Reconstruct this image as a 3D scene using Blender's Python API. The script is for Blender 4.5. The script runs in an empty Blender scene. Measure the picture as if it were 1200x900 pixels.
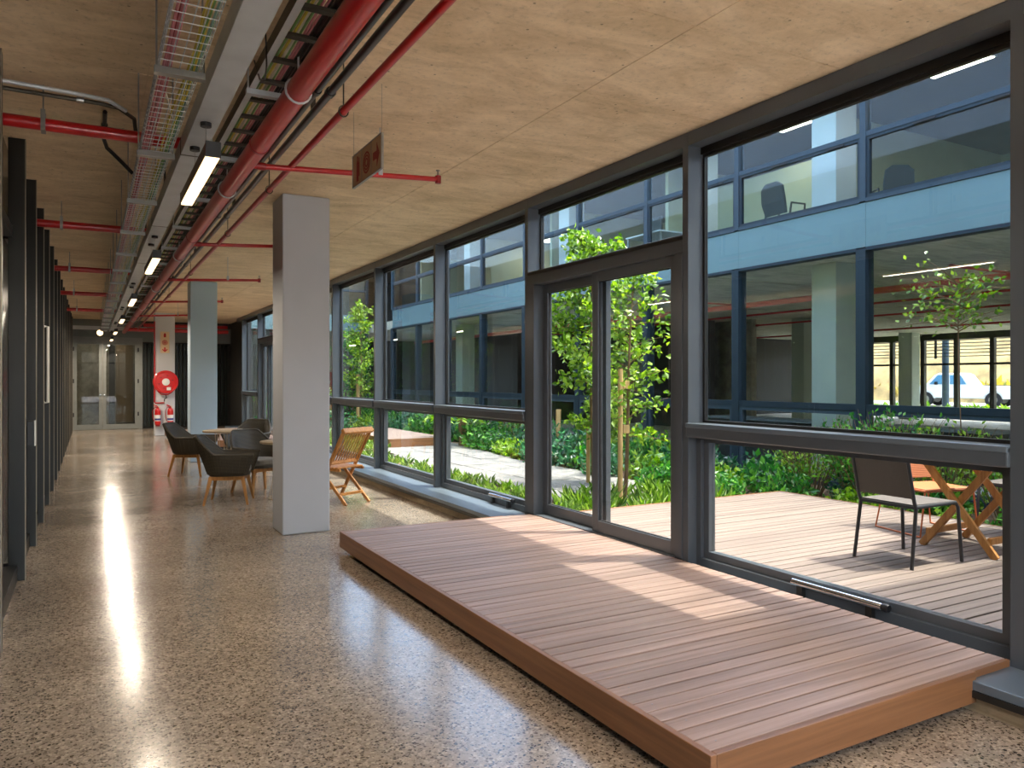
import bpy, math, random
import numpy as np
from mathutils import Vector, Matrix

sc = bpy.context.scene
C = sc.collection
PI = math.pi

# ------------------------------------------------------------------ camera
FPX, CX, HORIZON = 895.0, 495.0, 445.0
YAW = math.atan2(CX, FPX)
cam_d = bpy.data.cameras.new('camera')
cam = bpy.data.objects.new('camera', cam_d); C.objects.link(cam)
cam.location = (0, 0, 1.5)
cam.rotation_euler = (PI / 2, 0, -YAW)
cam_d.sensor_width = 36.0
cam_d.lens = 36.0 * FPX / 1200.0
cam_d.shift_y = -(450 - HORIZON) / 1200.0
cam_d.clip_start = 0.05
sc.camera = cam

# ------------------------------------------------------------------ sky, sun, exposure
w = bpy.data.worlds.new('sky'); sc.world = w; w.use_nodes = True
nt = w.node_tree; nt.nodes.clear()
sky = nt.nodes.new('ShaderNodeTexSky'); sky.sky_type = 'NISHITA'
sky.sun_disc = False
sky.sun_elevation = math.radians(69); sky.sun_rotation = math.radians(114)
sky.air_density = 1.0; sky.dust_density = 4.0; sky.ozone_density = 1.0
bg = nt.nodes.new('ShaderNodeBackground'); bg.inputs[1].default_value = 0.78
wo = nt.nodes.new('ShaderNodeOutputWorld')
nt.links.new(sky.outputs[0], bg.inputs[0]); nt.links.new(bg.outputs[0], wo.inputs[0])

SUN_DIR = Vector((-1.0, 0.5, -2.85)).normalized()      # the way the light travels
sun_d = bpy.data.lights.new('sun', 'SUN'); sun_d.energy = 4.7; sun_d.angle = math.radians(0.6)
sun_d.color = (1.0, 0.94, 0.84)
sun = bpy.data.objects.new('sun', sun_d); C.objects.link(sun)
sun.rotation_euler = SUN_DIR.to_track_quat('-Z', 'Y').to_euler(); sun.location = (30, -10, 60)

sc.view_settings.view_transform = 'Standard'
sc.view_settings.look = 'None'
sc.view_settings.gamma = 1.0
sc.view_settings.use_curve_mapping = False
sc.view_settings.exposure = 1.2
sc.cycles.transparent_max_bounces = 24
sc.cycles.max_bounces = 10
sc.cycles.diffuse_bounces = 6
sc.cycles.sample_clamp_indirect = 6.0
LAMP_W = 12.0          # watts of one linear lamp of the corridor

# ------------------------------------------------------------------ materials
MATS = {}
def srgb(h):
    h = h.lstrip('#'); v = [int(h[i:i + 2], 16) / 255 for i in (0, 2, 4)]
    return tuple((c / 12.92 if c <= 0.04045 else ((c + 0.055) / 1.055) ** 2.4) for c in v)
def newmat(name):
    m = bpy.data.materials.new(name); m.use_nodes = True
    n = m.node_tree; n.nodes.clear()
    o = n.nodes.new('ShaderNodeOutputMaterial'); p = n.nodes.new('ShaderNodeBsdfPrincipled')
    n.links.new(p.outputs[0], o.inputs[0])
    MATS[name] = m
    return m, n, p, o
def N(n, t, **kw):
    x = n.nodes.new(t)
    for k, v in kw.items(): setattr(x, k, v)
    return x
def ramp(n, stops):
    r = n.nodes.new('ShaderNodeValToRGB'); e = r.color_ramp.elements
    while len(e) < len(stops): e.new(0.5)
    for i, (p, c) in enumerate(stops):
        e[i].position = p; e[i].color = (*c, 1)
    return r
def coords(n, scale=(1, 1, 1), obj=True):
    tc = n.nodes.new('ShaderNodeTexCoord'); mp = n.nodes.new('ShaderNodeMapping')
    mp.inputs['Scale'].default_value = scale
    n.links.new(tc.outputs['Object' if obj else 'Generated'], mp.inputs[0])
    return mp
def world_coords(n, scale=(1, 1, 1)):
    g = n.nodes.new('ShaderNodeNewGeometry'); mp = n.nodes.new('ShaderNodeMapping')
    mp.inputs['Scale'].default_value = scale
    n.links.new(g.outputs['Position'], mp.inputs[0])
    return mp
def simple(name, col, rough=0.5, metal=0.0, var=0.06, nscale=8.0, bump=0.0, spec=0.5, emit=None, estr=0, coat=0):
    m, n, p, o = newmat(name)
    if isinstance(col, str): col = srgb(col)
    mp = world_coords(n)
    no = N(n, 'ShaderNodeTexNoise'); no.inputs['Scale'].default_value = nscale; no.inputs['Detail'].default_value = 4
    n.links.new(mp.outputs[0], no.inputs['Vector'])
    r = ramp(n, [(0.3, tuple(c * (1 - var) for c in col)), (0.7, tuple(min(1, c * (1 + var)) for c in col))])
    n.links.new(no.outputs[0], r.inputs[0]); n.links.new(r.outputs[0], p.inputs['Base Color'])
    p.inputs['Roughness'].default_value = rough; p.inputs['Metallic'].default_value = metal
    p.inputs['Specular IOR Level'].default_value = spec
    if coat: p.inputs['Coat Weight'].default_value = coat; p.inputs['Coat Roughness'].default_value = 0.1
    if bump:
        b = N(n, 'ShaderNodeBump'); b.inputs['Strength'].default_value = bump; b.inputs['Distance'].default_value = 0.01
        n.links.new(no.outputs[0], b.inputs['Height']); n.links.new(b.outputs[0], p.inputs['Normal'])
    if emit:
        p.inputs['Emission Color'].default_value = (*emit, 1); p.inputs['Emission Strength'].default_value = estr
    return m

def concrete(name, c0, c1, rough=0.85, streak=(0.5, 4.0, 1.0), holes=True, bump=0.15):
    """board-marked cast concrete: long grain, blotches and small air holes"""
    m, n, p, o = newmat(name)
    mp = world_coords(n, streak)
    a = N(n, 'ShaderNodeTexNoise'); a.inputs['Scale'].default_value = 2.2; a.inputs['Detail'].default_value = 9; a.inputs['Roughness'].default_value = 0.68; a.inputs['Distortion'].default_value = 0.8
    n.links.new(mp.outputs[0], a.inputs['Vector'])
    mp2 = world_coords(n)
    b = N(n, 'ShaderNodeTexNoise'); b.inputs['Scale'].default_value = 1.3; b.inputs['Detail'].default_value = 6; b.inputs['Roughness'].default_value = 0.7
    n.links.new(mp2.outputs[0], b.inputs['Vector'])
    mix = N(n, 'ShaderNodeMath', operation='MULTIPLY_ADD'); mix.inputs[1].default_value = 0.6
    s = N(n, 'ShaderNodeMath', operation='MULTIPLY'); s.inputs[1].default_value = 0.4
    n.links.new(b.outputs[0], s.inputs[0]); n.links.new(a.outputs[0], mix.inputs[0]); n.links.new(s.outputs[0], mix.inputs[2])
    r = ramp(n, [(0.30, tuple(x * 0.72 for x in c0)), (0.43, c0), (0.58, c1), (0.70, tuple(min(1, x * 1.1) for x in c1))])
    n.links.new(mix.outputs[0], r.inputs[0])
    last = r.outputs[0]
    if holes:
        v = N(n, 'ShaderNodeTexVoronoi'); v.inputs['Scale'].default_value = 9
        n.links.new(mp2.outputs[0], v.inputs['Vector'])
        hr = ramp(n, [(0.05, (0.3,) * 3), (0.085, (1,) * 3)])
        n.links.new(v.outputs['Distance'], hr.inputs[0])
        fn = N(n, 'ShaderNodeTexNoise'); fn.inputs['Scale'].default_value = 26; fn.inputs['Detail'].default_value = 5; fn.inputs['Roughness'].default_value = 0.75
        n.links.new(mp2.outputs[0], fn.inputs['Vector'])
        fr_ = ramp(n, [(0.30, (0.62,) * 3), (0.44, (0.97,) * 3), (0.7, (1.06,) * 3)]); n.links.new(fn.outputs[0], fr_.inputs[0])
        mf = N(n, 'ShaderNodeMix', data_type='RGBA', blend_type='MULTIPLY'); mf.inputs[0].default_value = 0.75
        n.links.new(last, mf.inputs[6]); n.links.new(fr_.outputs[0], mf.inputs[7]); last = mf.outputs[2]
        mu = N(n, 'ShaderNodeMix', data_type='RGBA', blend_type='MULTIPLY'); mu.inputs[0].default_value = 0.8
        n.links.new(last, mu.inputs[6]); n.links.new(hr.outputs[0], mu.inputs[7]); last = mu.outputs[2]
    n.links.new(last, p.inputs['Base Color'])
    p.inputs['Roughness'].default_value = rough
    bp = N(n, 'ShaderNodeBump'); bp.inputs['Strength'].default_value = bump; bp.inputs['Distance'].default_value = 0.02
    n.links.new(mix.outputs[0], bp.inputs['Height']); n.links.new(bp.outputs[0], p.inputs['Normal'])
    return m

def terrazzo(name):
    """polished concrete with exposed pebbles"""
    m, n, p, o = newmat(name)
    mp = world_coords(n)
    v = N(n, 'ShaderNodeTexVoronoi'); v.inputs['Scale'].default_value = 75
    wn = N(n, 'ShaderNodeTexNoise'); wn.inputs['Scale'].default_value = 40; wn.inputs['Detail'].default_value = 2
    n.links.new(mp.outputs[0], wn.inputs['Vector'])
    add = N(n, 'ShaderNodeMix', data_type='RGBA', blend_type='LINEAR_LIGHT'); add.inputs[0].default_value = 0.012
    n.links.new(mp.outputs[0], add.inputs[6]); n.links.new(wn.outputs['Color'], add.inputs[7])
    n.links.new(add.outputs[2], v.inputs['Vector'])
    sep = N(n, 'ShaderNodeSeparateColor'); n.links.new(v.outputs['Color'], sep.inputs[0])
    pr = ramp(n, [(0.0, srgb('#352d27')), (0.14, srgb('#584c42')), (0.32, srgb('#857a6d')), (0.55, srgb('#9e9184')), (0.8, srgb('#b4a797')), (1.0, srgb('#d8cbb8'))])
    pr.color_ramp.interpolation = 'CONSTANT'
    n.links.new(sep.outputs[0], pr.inputs[0])
    v2 = N(n, 'ShaderNodeTexVoronoi', feature='DISTANCE_TO_EDGE'); v2.inputs['Scale'].default_value = 75
    n.links.new(add.outputs[2], v2.inputs['Vector'])
    er = ramp(n, [(0.05, (1,) * 3), (0.16, (0,) * 3)]); n.links.new(v2.outputs[0], er.inputs[0])
    mx = N(n, 'ShaderNodeMix', data_type='RGBA'); mx.inputs[7].default_value = (*srgb('#9b8e7f'), 1)
    n.links.new(er.outputs[0], mx.inputs[0]); n.links.new(pr.outputs[0], mx.inputs[6])
    bl = N(n, 'ShaderNodeTexNoise'); bl.inputs['Scale'].default_value = 0.9; bl.inputs['Detail'].default_value = 7; bl.inputs['Roughness'].default_value = 0.65
    n.links.new(mp.outputs[0], bl.inputs['Vector'])
    br = ramp(n, [(0.32, (0.72, 0.69, 0.66)), (0.65, (1.08, 1.05, 1.0))]); n.links.new(bl.outputs[0], br.inputs[0])
    mu = N(n, 'ShaderNodeMix', data_type='RGBA', blend_type='MULTIPLY'); mu.inputs[0].default_value = 1
    n.links.new(mx.outputs[2], mu.inputs[6]); n.links.new(br.outputs[0], mu.inputs[7])
    n.links.new(mu.outputs[2], p.inputs['Base Color'])
    rr = ramp(n, [(0.3, (0.13,) * 3), (0.7, (0.22,) * 3)]); n.links.new(bl.outputs[0], rr.inputs[0])
    n.links.new(rr.outputs[0], p.inputs['Roughness'])
    p.inputs['Specular IOR Level'].default_value = 0.6
    return m

def wood(name, c0, c1, rough=0.5, axis='X', scale=1.0, rand=0.25, coat=0.0):
    """timber: long fibres along one axis, every piece a little different"""
    m, n, p, o = newmat(name)
    k = 9.0 * scale
    st = {'X': (0.9 * scale, k * 3, k * 3), 'Y': (k * 3, 0.9 * scale, k * 3), 'Z': (k * 3, k * 3, 0.9 * scale)}[axis]
    mp = coords(n, st)
    oi = N(n, 'ShaderNodeObjectInfo')
    ad = N(n, 'ShaderNodeVectorMath', operation='ADD'); sc_ = N(n, 'ShaderNodeMath', operation='MULTIPLY'); sc_.inputs[1].default_value = 57.0
    n.links.new(oi.outputs['Random'], sc_.inputs[0]); n.links.new(mp.outputs[0], ad.inputs[0]); n.links.new(sc_.outputs[0], ad.inputs[1])
    no = N(n, 'ShaderNodeTexNoise'); no.inputs['Scale'].default_value = 1.0; no.inputs['Detail'].default_value = 7; no.inputs['Roughness'].default_value = 0.6; no.inputs['Distortion'].default_value = 0.4
    n.links.new(ad.outputs[0], no.inputs['Vector'])
    r = ramp(n, [(0.3, c0), (0.52, tuple((a + b) / 2 for a, b in zip(c0, c1))), (0.72, c1)])
    n.links.new(no.outputs[0], r.inputs[0])
    hs = N(n, 'ShaderNodeHueSaturation')
    mr = N(n, 'ShaderNodeMapRange'); mr.inputs[3].default_value = 1 - rand; mr.inputs[4].default_value = 1 + rand
    n.links.new(oi.outputs['Random'], mr.inputs[0]); n.links.new(mr.outputs[0], hs.inputs['Value']); n.links.new(r.outputs[0], hs.inputs['Color'])
    n.links.new(hs.outputs[0], p.inputs['Base Color'])
    p.inputs['Roughness'].default_value = rough
    if coat: p.inputs['Coat Weight'].default_value = coat; p.inputs['Coat Roughness'].default_value = 0.25
    bp = N(n, 'ShaderNodeBump'); bp.inputs['Strength'].default_value = 0.12; bp.inputs['Distance'].default_value = 0.004
    n.links.new(no.outputs[0], bp.inputs['Height']); n.links.new(bp.outputs[0], p.inputs['Normal'])
    return m

def glass(name, tint, refl=1.45, rough=0.0, boost=1.0):
    """architectural glass: clear, tinted, reflecting by Fresnel"""
    m, n, p, o = newmat(name); n.nodes.remove(p)
    t = N(n, 'ShaderNodeBsdfTransparent'); t.inputs[0].default_value = (*tint, 1)
    g = N(n, 'ShaderNodeBsdfGlossy'); g.inputs['Roughness'].default_value = rough
    f = N(n, 'ShaderNodeFresnel'); f.inputs[0].default_value = refl
    mu = N(n, 'ShaderNodeMath', operation='MULTIPLY'); mu.inputs[1].default_value = boost; mu.use_clamp = True
    mx = N(n, 'ShaderNodeMixShader')
    gm = N(n, 'ShaderNodeNewGeometry'); inv = N(n, 'ShaderNodeMath', operation='SUBTRACT'); inv.inputs[0].default_value = boost   # only the outer surface of a pane reflects
    n.links.new(gm.outputs['Backfacing'], inv.inputs[1]); n.links.new(inv.outputs[0], mu.inputs[1])
    n.links.new(f.outputs[0], mu.inputs[0]); n.links.new(mu.outputs[0], mx.inputs[0]); n.links.new(t.outputs[0], mx.inputs[1]); n.links.new(g.outputs[0], mx.inputs[2])
    n.links.new(mx.outputs[0], o.inputs[0])
    return m

def leafmat(name, c0, c1, c2):
    m, n, p, o = newmat(name)
    g = N(n, 'ShaderNodeNewGeometry')
    r = ramp(n, [(0.0, c0), (0.5, c1), (1.0, c2)])
    n.links.new(g.outputs['Random Per Island'], r.inputs[0])
    n.links.new(r.outputs[0], p.inputs['Base Color']); p.inputs['Roughness'].default_value = 0.35
    tr = N(n, 'ShaderNodeBsdfTranslucent')
    hs = N(n, 'ShaderNodeHueSaturation'); hs.inputs['Value'].default_value = 1.5; hs.inputs['Saturation'].default_value = 1.15
    n.links.new(r.outputs[0], hs.inputs['Color']); n.links.new(hs.outputs[0], tr.inputs[0])
    mx = N(n, 'ShaderNodeMixShader'); mx.inputs[0].default_value = 0.4
    n.links.new(p.outputs[0], mx.inputs[1]); n.links.new(tr.outputs[0], mx.inputs[2]); n.links.new(mx.outputs[0], o.inputs[0])
    return m

def weave(name, c0, c1, scale=60):
    m, n, p, o = newmat(name)
    mp = coords(n)
    g = N(n, 'ShaderNodeTexNoise'); g.inputs['Scale'].default_value = 30
    wv = N(n, 'ShaderNodeTexWave', bands_direction='Z'); wv.inputs['Scale'].default_value = scale; wv.inputs['Distortion'].default_value = 0.6
    n.links.new(mp.outputs[0], wv.inputs['Vector']); n.links.new(mp.outputs[0], g.inputs['Vector'])
    r = ramp(n, [(0.1, c0), (0.8, c1)]); n.links.new(wv.outputs[0], r.inputs[0])
    n.links.new(r.outputs[0], p.inputs['Base Color']); p.inputs['Roughness'].default_value = 0.55
    b = N(n, 'ShaderNodeBump'); b.inputs['Strength'].default_value = 0.5; b.inputs['Distance'].default_value = 0.004
    n.links.new(wv.outputs[0], b.inputs['Height']); n.links.new(b.outputs[0], p.inputs['Normal'])
    return m

concrete('ceiling', srgb('#d6bd98'), srgb('#ecd5b2'), streak=(0.8, 1.9, 1.0))
concrete('ceiling_far', srgb('#b5b09c'), srgb('#d6d0ba'), streak=(0.5, 3.0, 1.0))
concrete('concrete', srgb('#8f8878'), srgb('#b5ac9a'), streak=(1, 1, 1))
concrete('upstand', srgb('#8d7a5e'), srgb('#b8a282'), streak=(1, 0.4, 3))
concrete('forecourt', srgb('#c3bfb5'), srgb('#dcd7cb'), streak=(1, 1, 1), bump=0.1)
concrete('paver', srgb('#646462'), srgb('#86837d'), streak=(1, 1, 1), bump=0.1)
terrazzo('floor')
wood('deck', srgb('#7b6358'), srgb('#a78d80'), rough=0.5, axis='X', rand=0.12, coat=0.1)
wood('fascia', srgb('#6e482b'), srgb('#936541'), rough=0.42, axis='Y', rand=0.05, coat=0.2)
wood('fascia_front', srgb('#6e482b'), srgb('#936541'), rough=0.42, axis='X', rand=0.05, coat=0.2)
wood('deck_out', srgb('#64564d'), srgb('#827268'), rough=0.7, axis='X', rand=0.1)
wood('teak', srgb('#9c6229'), srgb('#cf9350'), rough=0.5, axis='Z', rand=0.1)
wood('oak', srgb('#8a5a28'), srgb('#b9813f'), rough=0.45, axis='Z', rand=0.06)
wood('stake', srgb('#a98650'), srgb('#d2b27a'), rough=0.8, axis='Z', rand=0.08)
wood('bark', srgb('#5a4630'), srgb('#8f7350'), rough=0.9, axis='Z', rand=0.08)
wood('table_wood', srgb('#8f7c62'), srgb('#b5a283'), rough=0.45, axis='X', rand=0.05)
simple('frame', '#52585e', rough=0.3, metal=0.1, var=0.05, nscale=3)
simple('frame_dark', '#2b2a28', rough=0.4, metal=0.3, var=0.06, nscale=3)
simple('sill', '#66727d', rough=0.35, metal=0.2, var=0.05, nscale=3)
simple('gasket', '#101113', rough=0.6)
simple('column_pale', '#cdd0d3', rough=0.5, var=0.02, nscale=2)
simple('column_grey', '#b3b6bb', rough=0.55, var=0.03, nscale=2)
simple('column_skylit', '#b0c6d6', rough=0.55, var=0.03, nscale=2)  # blue of the skylight falling on the column, put into its colour
simple('column_side', '#6d7176', rough=0.6, var=0.03, nscale=2)
simple('column_far', '#a9b3a4', rough=0.7, var=0.05, nscale=2)
simple('white_paint', '#d5d7d4', rough=0.6, var=0.03, nscale=2)
simple('fin', '#1b1a16', rough=0.35, metal=0.2, var=0.08, nscale=2)
simple('fin_glint', '#8d8270', rough=0.4, metal=0.4)
simple('left_panel', '#1a211d', rough=0.2, metal=0.1, var=0.1, nscale=1.5)
simple('red_pipe', '#b80d16', rough=0.3, var=0.05, coat=0.25)
simple('red_dark', '#8f1017', rough=0.4, var=0.05)
simple('galvanised', '#c0c5c8', rough=0.42, metal=0.25, var=0.08, nscale=6)
simple('steel', '#8d8c88', rough=0.35, metal=0.8, var=0.05)
simple('chrome', '#c9cacb', rough=0.18, metal=1.0)
simple('black', '#17171a', rough=0.4, var=0.1)
simple('conduit', '#1d1f22', rough=0.3, var=0.1, coat=0.3)
simple('tray_dark', '#4c463c', rough=0.5, metal=0.5)
simple('cable_pink', '#c77a80', rough=0.5, var=0.1, nscale=20)
simple('cable_red', '#a8323a', rough=0.5)
simple('cable_yellow', '#c9b53a', rough=0.5)
simple('cable_green', '#6e9a55', rough=0.5)
simple('cable_white', '#cfcbb8', rough=0.5)
simple('cable_teal', '#7fa39a', rough=0.5)
simple('lamp_body', '#6d5a44', rough=0.4, metal=0.2)
simple('lamp_glow', '#fff2d8', rough=0.5, emit=(1.0, 0.70, 0.38), estr=1.6)
simple('panel_glow', '#fff6e6', rough=0.5, emit=(1.0, 0.92, 0.78), estr=5.0)
simple('sign_board_shaded', '#b59a78', rough=0.5, var=0.04)  # board colour darkened for the shade on the hanging sign
simple('sign_board_bright', '#e6cda4', rough=0.5, var=0.03)
simple('sign_red_shaded', '#8e1a1c', rough=0.5)  # symbol red darkened for the shade on the hanging sign
simple('sign_red_bright', '#bf1f1c', rough=0.5)
simple('reel_red', '#d01a18', rough=0.3, coat=0.4)
simple('label_white', '#ecebe6', rough=0.5)
simple('label_blue', '#3b3f86', rough=0.5)
simple('cushion', '#6b675f', rough=0.9, bump=0.1, nscale=60)
weave('wicker', srgb('#1c1811'), srgb('#4a4130'), scale=22)
simple('spandrel', '#6a8488', rough=0.25, metal=0.0, var=0.04, nscale=1, coat=0.15)
simple('facade_frame', '#23313a', rough=0.55, metal=0.0, spec=0.3)
simple('facade_frame_light', '#3a4852', rough=0.6, metal=0.0, spec=0.25)
simple('dark_wall', '#2d2b28', rough=0.6, var=0.1, nscale=1)
simple('tan_panel', '#8b7860', rough=0.5, var=0.04)
simple('grey_panel', '#6f7472', rough=0.5, var=0.05)
simple('door_frame_grey', '#868883', rough=0.4, metal=0.3)
simple('soil', '#5c4731', rough=0.95, var=0.35, nscale=18, bump=0.6)
simple('sling', '#544d47', rough=0.6, var=0.06, nscale=80)
simple('chair_metal', '#3c3d3f', rough=0.45, metal=0.4)
simple('copper_wire', '#c46a3c', rough=0.4, metal=0.2)
weave('cord_orange', srgb('#7c3f1e'), srgb('#aa6638'), scale=26)
simple('office_fabric', '#33393f', rough=0.8)
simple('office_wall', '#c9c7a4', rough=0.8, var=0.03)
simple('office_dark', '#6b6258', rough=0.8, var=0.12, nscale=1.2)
simple('truck_white', '#eef0ee', rough=0.3, coat=0.5, var=0.01)
simple('truck_glass', '#5f95b5', rough=0.08, coat=0.5)
simple('tyre', '#222222', rough=0.85)
simple('bank', '#8f7a4e', rough=0.95, var=0.45, nscale=0.7, bump=0.5)
simple('asphalt', '#918e87', rough=0.9, var=0.08, nscale=2)
glass('glass', (0.80, 0.835, 0.835), 1.42)
glass('glass_clear', (0.82, 0.85, 0.845), 1.42)
glass('glass_back', (0.98, 0.99, 0.99), 1.42)
glass('glass_facade', (0.92, 0.96, 0.955), 1.5)
glass('glass_far', (0.97, 0.98, 0.975), 1.4)
glass('glass_door', (0.80, 0.82, 0.80), 1.45)
leafmat('leaf_tree', srgb('#31511a'), srgb('#658a2b'), srgb('#a9c656'))
leafmat('leaf_shrub', srgb('#1f4a26'), srgb('#3d7a35'), srgb('#7fb552'))
leafmat('leaf_dark', srgb('#1d3f2c'), srgb('#2f6240'), srgb('#5f9366'))
leafmat('leaf_lime', srgb('#3f661c'), srgb('#6f9a2e'), srgb('#a8c455'))
leafmat('grass', srgb('#2f4d1c'), srgb('#5a7d2e'), srgb('#93ad55'))
leafmat('leaf_dry', srgb('#8a7a3a'), srgb('#b09a4c'), srgb('#7f8a3c'))

# ------------------------------------------------------------------ mesh helpers
class MB:
    """collects shapes; build() links them as one mesh object"""
    def __init__(self): self.v = []; self.f = []
    def add(self, vs, fs):
        b = len(self.v); self.v += [tuple(p) for p in vs]; self.f += [tuple(b + i for i in q) for q in fs]; return self
    def box(self, x0, x1, y0, y1, z0, z1):
        return self.add([(x0, y0, z0), (x1, y0, z0), (x1, y1, z0), (x0, y1, z0), (x0, y0, z1), (x1, y0, z1), (x1, y1, z1), (x0, y1, z1)],
                        [(3, 2, 1, 0), (4, 5, 6, 7), (0, 1, 5, 4), (1, 2, 6, 5), (2, 3, 7, 6), (3, 0, 4, 7)])
    def cbox(self, c, s): return self.box(c[0] - s[0] / 2, c[0] + s[0] / 2, c[1] - s[1] / 2, c[1] + s[1] / 2, c[2] - s[2] / 2, c[2] + s[2] / 2)
    def bar(self, a, b, w, h, up=(0, 0, 1), w2=None, h2=None):
        """a square bar from a to b, tapering to w2 x h2"""
        a, b = Vector(a), Vector(b); d = (b - a).normalized(); u = Vector(up)
        if abs(d.dot(u)) > 0.98: u = Vector((1, 0, 0))
        s = d.cross(u).normalized(); u = s.cross(d).normalized()
        w2 = w if w2 is None else w2; h2 = h if h2 is None else h2
        vs = []
        for p, ww, hh in ((a, w, h), (b, w2, h2)):
            for i, j in ((-1, -1), (1, -1), (1, 1), (-1, 1)): vs.append(p + s * (i * ww / 2) + u * (j * hh / 2))
        return self.add(vs, [(3, 2, 1, 0), (4, 5, 6, 7), (0, 1, 5, 4), (1, 2, 6, 5), (2, 3, 7, 6), (3, 0, 4, 7)])
    def tube(self, pts, r, seg=10, r2=None, closed=False):
        pts = [Vector(p) for p in pts]; n = len(pts); vs = []; ref = None
        for i, p in enumerate(pts):
            d = (pts[(i + 1) % n] - pts[i - 1]) if closed else (pts[min(i + 1, n - 1)] - pts[max(i - 1, 0)])
            d.normalize()
            if ref is None: ref = Vector((0, 0, 1)) if abs(d.z) < 0.9 else Vector((1, 0, 0))
            s = d.cross(ref).normalized(); ref = s.cross(d).normalized()
            rr = r if r2 is None else r + (r2 - r) * i / max(1, n - 1)
            for k in range(seg):
                a = 2 * PI * k / seg; vs.append(p + (s * math.cos(a) + ref * math.sin(a)) * rr)
        fs = []
        m = n if closed else n - 1
        for i in range(m):
            for k in range(seg):
                a, b = i * seg + k, i * seg + (k + 1) % seg; j = ((i + 1) % n) * seg
                fs.append((b, a, j + k, j + (k + 1) % seg))
        if not closed: fs += [tuple(range(seg)), tuple(reversed(range((n - 1) * seg, n * seg)))]
        return self.add(vs, fs)
    def lathe(self, prof, c=(0, 0, 0), seg=20, axis='Z'):
        vs = []; fs = []
        for (r, h) in prof:
            for k in range(seg):
                a = 2 * PI * k / seg; x, y = r * math.cos(a), r * math.sin(a)
                q = (x, y, h) if axis == 'Z' else ((x, h, y) if axis == 'Y' else (h, x, y))
                vs.append((c[0] + q[0], c[1] + q[1], c[2] + q[2]))
        for i in range(len(prof) - 1):
            for k in range(seg):
                a, b = i * seg + k, i * seg + (k + 1) % seg
                fs.append((a, b, b + seg, a + seg))
        fs += [tuple(reversed(range(seg))), tuple(range((len(prof) - 1) * seg, len(prof) * seg))]
        return self.add(vs, fs)
    def prism(self, poly, h0, h1, axis='X'):
        """a flat outline given thickness; poly in the two other axes"""
        n = len(poly)
        def q(p, h): return {'X': (h, p[0], p[1]), 'Y': (p[0], h, p[1]), 'Z': (p[0], p[1], h)}[axis]
        return self.add([q(p, h0) for p in poly] + [q(p, h1) for p in poly],
                        [tuple(reversed(range(n))), tuple(range(n, 2 * n))] + [(i, (i + 1) % n, n + (i + 1) % n, n + i) for i in range(n)])
    def build(self, name, mat, parent=None, smooth=False, bevel=0.0, loc=None, solid=0.0, subsurf=0):
        me = bpy.data.meshes.new(name); me.from_pydata(self.v, [], self.f); me.update()
        import bmesh
        bm = bmesh.new(); bm.from_mesh(me); bmesh.ops.recalc_face_normals(bm, faces=bm.faces); bm.to_mesh(me); bm.free()
        me.materials.append(MATS[mat])
        if smooth:
            for p in me.polygons: p.use_smooth = True
            try: me.set_sharp_from_angle(angle=math.radians(40))
            except Exception: pass
        o = bpy.data.objects.new(name, me); C.objects.link(o)
        if parent is not None: o.parent = parent
        if loc: o.location = loc
        if subsurf:
            md = o.modifiers.new('s', 'SUBSURF'); md.levels = md.render_levels = subsurf
        if solid:
            md = o.modifiers.new('t', 'SOLIDIFY'); md.thickness = solid; md.offset = 0
        if bevel:
            md = o.modifiers.new('b', 'BEVEL'); md.width = bevel; md.segments = 2; md.limit_method = 'ANGLE'
        return o

def tag(o, label=None, cat=None, group=None, kind=None):
    if label: o['label'] = label
    if cat: o['category'] = cat
    if group: o['group'] = group
    if kind: o['kind'] = kind
    return o
def empty(name, loc=(0, 0, 0), rz=0.0):
    o = bpy.data.objects.new(name, None); C.objects.link(o); o.location = loc; o.rotation_euler = (0, 0, rz)
    o.empty_display_size = 0.1
    return o
def thing(name, label, cat, loc=(0, 0, 0), rz=0.0, group=None): return tag(empty(name, loc, rz), label, cat, group)
def struct(name, label, loc=(0, 0, 0)): return tag(empty(name, loc), label, None, None, 'structure')
def inst(src, parent, loc=(0, 0, 0), rot=None, scale=None):
    """another piece sharing the mesh of src"""
    o = src.copy(); C.objects.link(o); o.parent = parent; o.location = loc
    if rot is not None: o.rotation_euler = rot
    if scale is not None: o.scale = scale
    return o
def dup(root, loc, rz, label, group=None, scale=None):
    """a copy of a thing with copies of its parts and sub-parts"""
    r = root.copy(); C.objects.link(r); r.location = loc; r.rotation_euler = (0, 0, rz); r['label'] = label
    if group: r['group'] = group
    if scale: r.scale = scale
    for ch in list(root.children):
        c = ch.copy(); C.objects.link(c); c.parent = r
        for g in list(ch.children):
            d = g.copy(); C.objects.link(d); d.parent = c
    return r
def B(*a): return MB().box(*a)

rnd = random.Random(7)
CEIL = 3.3
YB, YF = -2.6, 26.0           # back and far end of the corridor
XL, XW = -0.56, 3.8           # left wall, face of the window wall

# ================================================================== THE SETTING
# floor: slabs between saw cuts
fl = struct('floor', 'polished concrete floor with exposed pebbles and saw cut joints')
cuts = [YB, 0.4, 5.385, 10.4, 15.4, 20.4, 29.2]
for i in range(len(cuts) - 1):
    B(-0.75, 3.5, cuts[i] + 0.003, cuts[i + 1] - 0.003, -0.12, 0).build('slab', 'floor', fl)
B(-0.75, 3.5, YB, 29.2, -0.2, -0.006).build('joint_bed', 'gasket', fl)
B(3.5, 4.0, 23.6, 29.2, -0.12, 0).build('slab', 'floor', fl)

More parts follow.
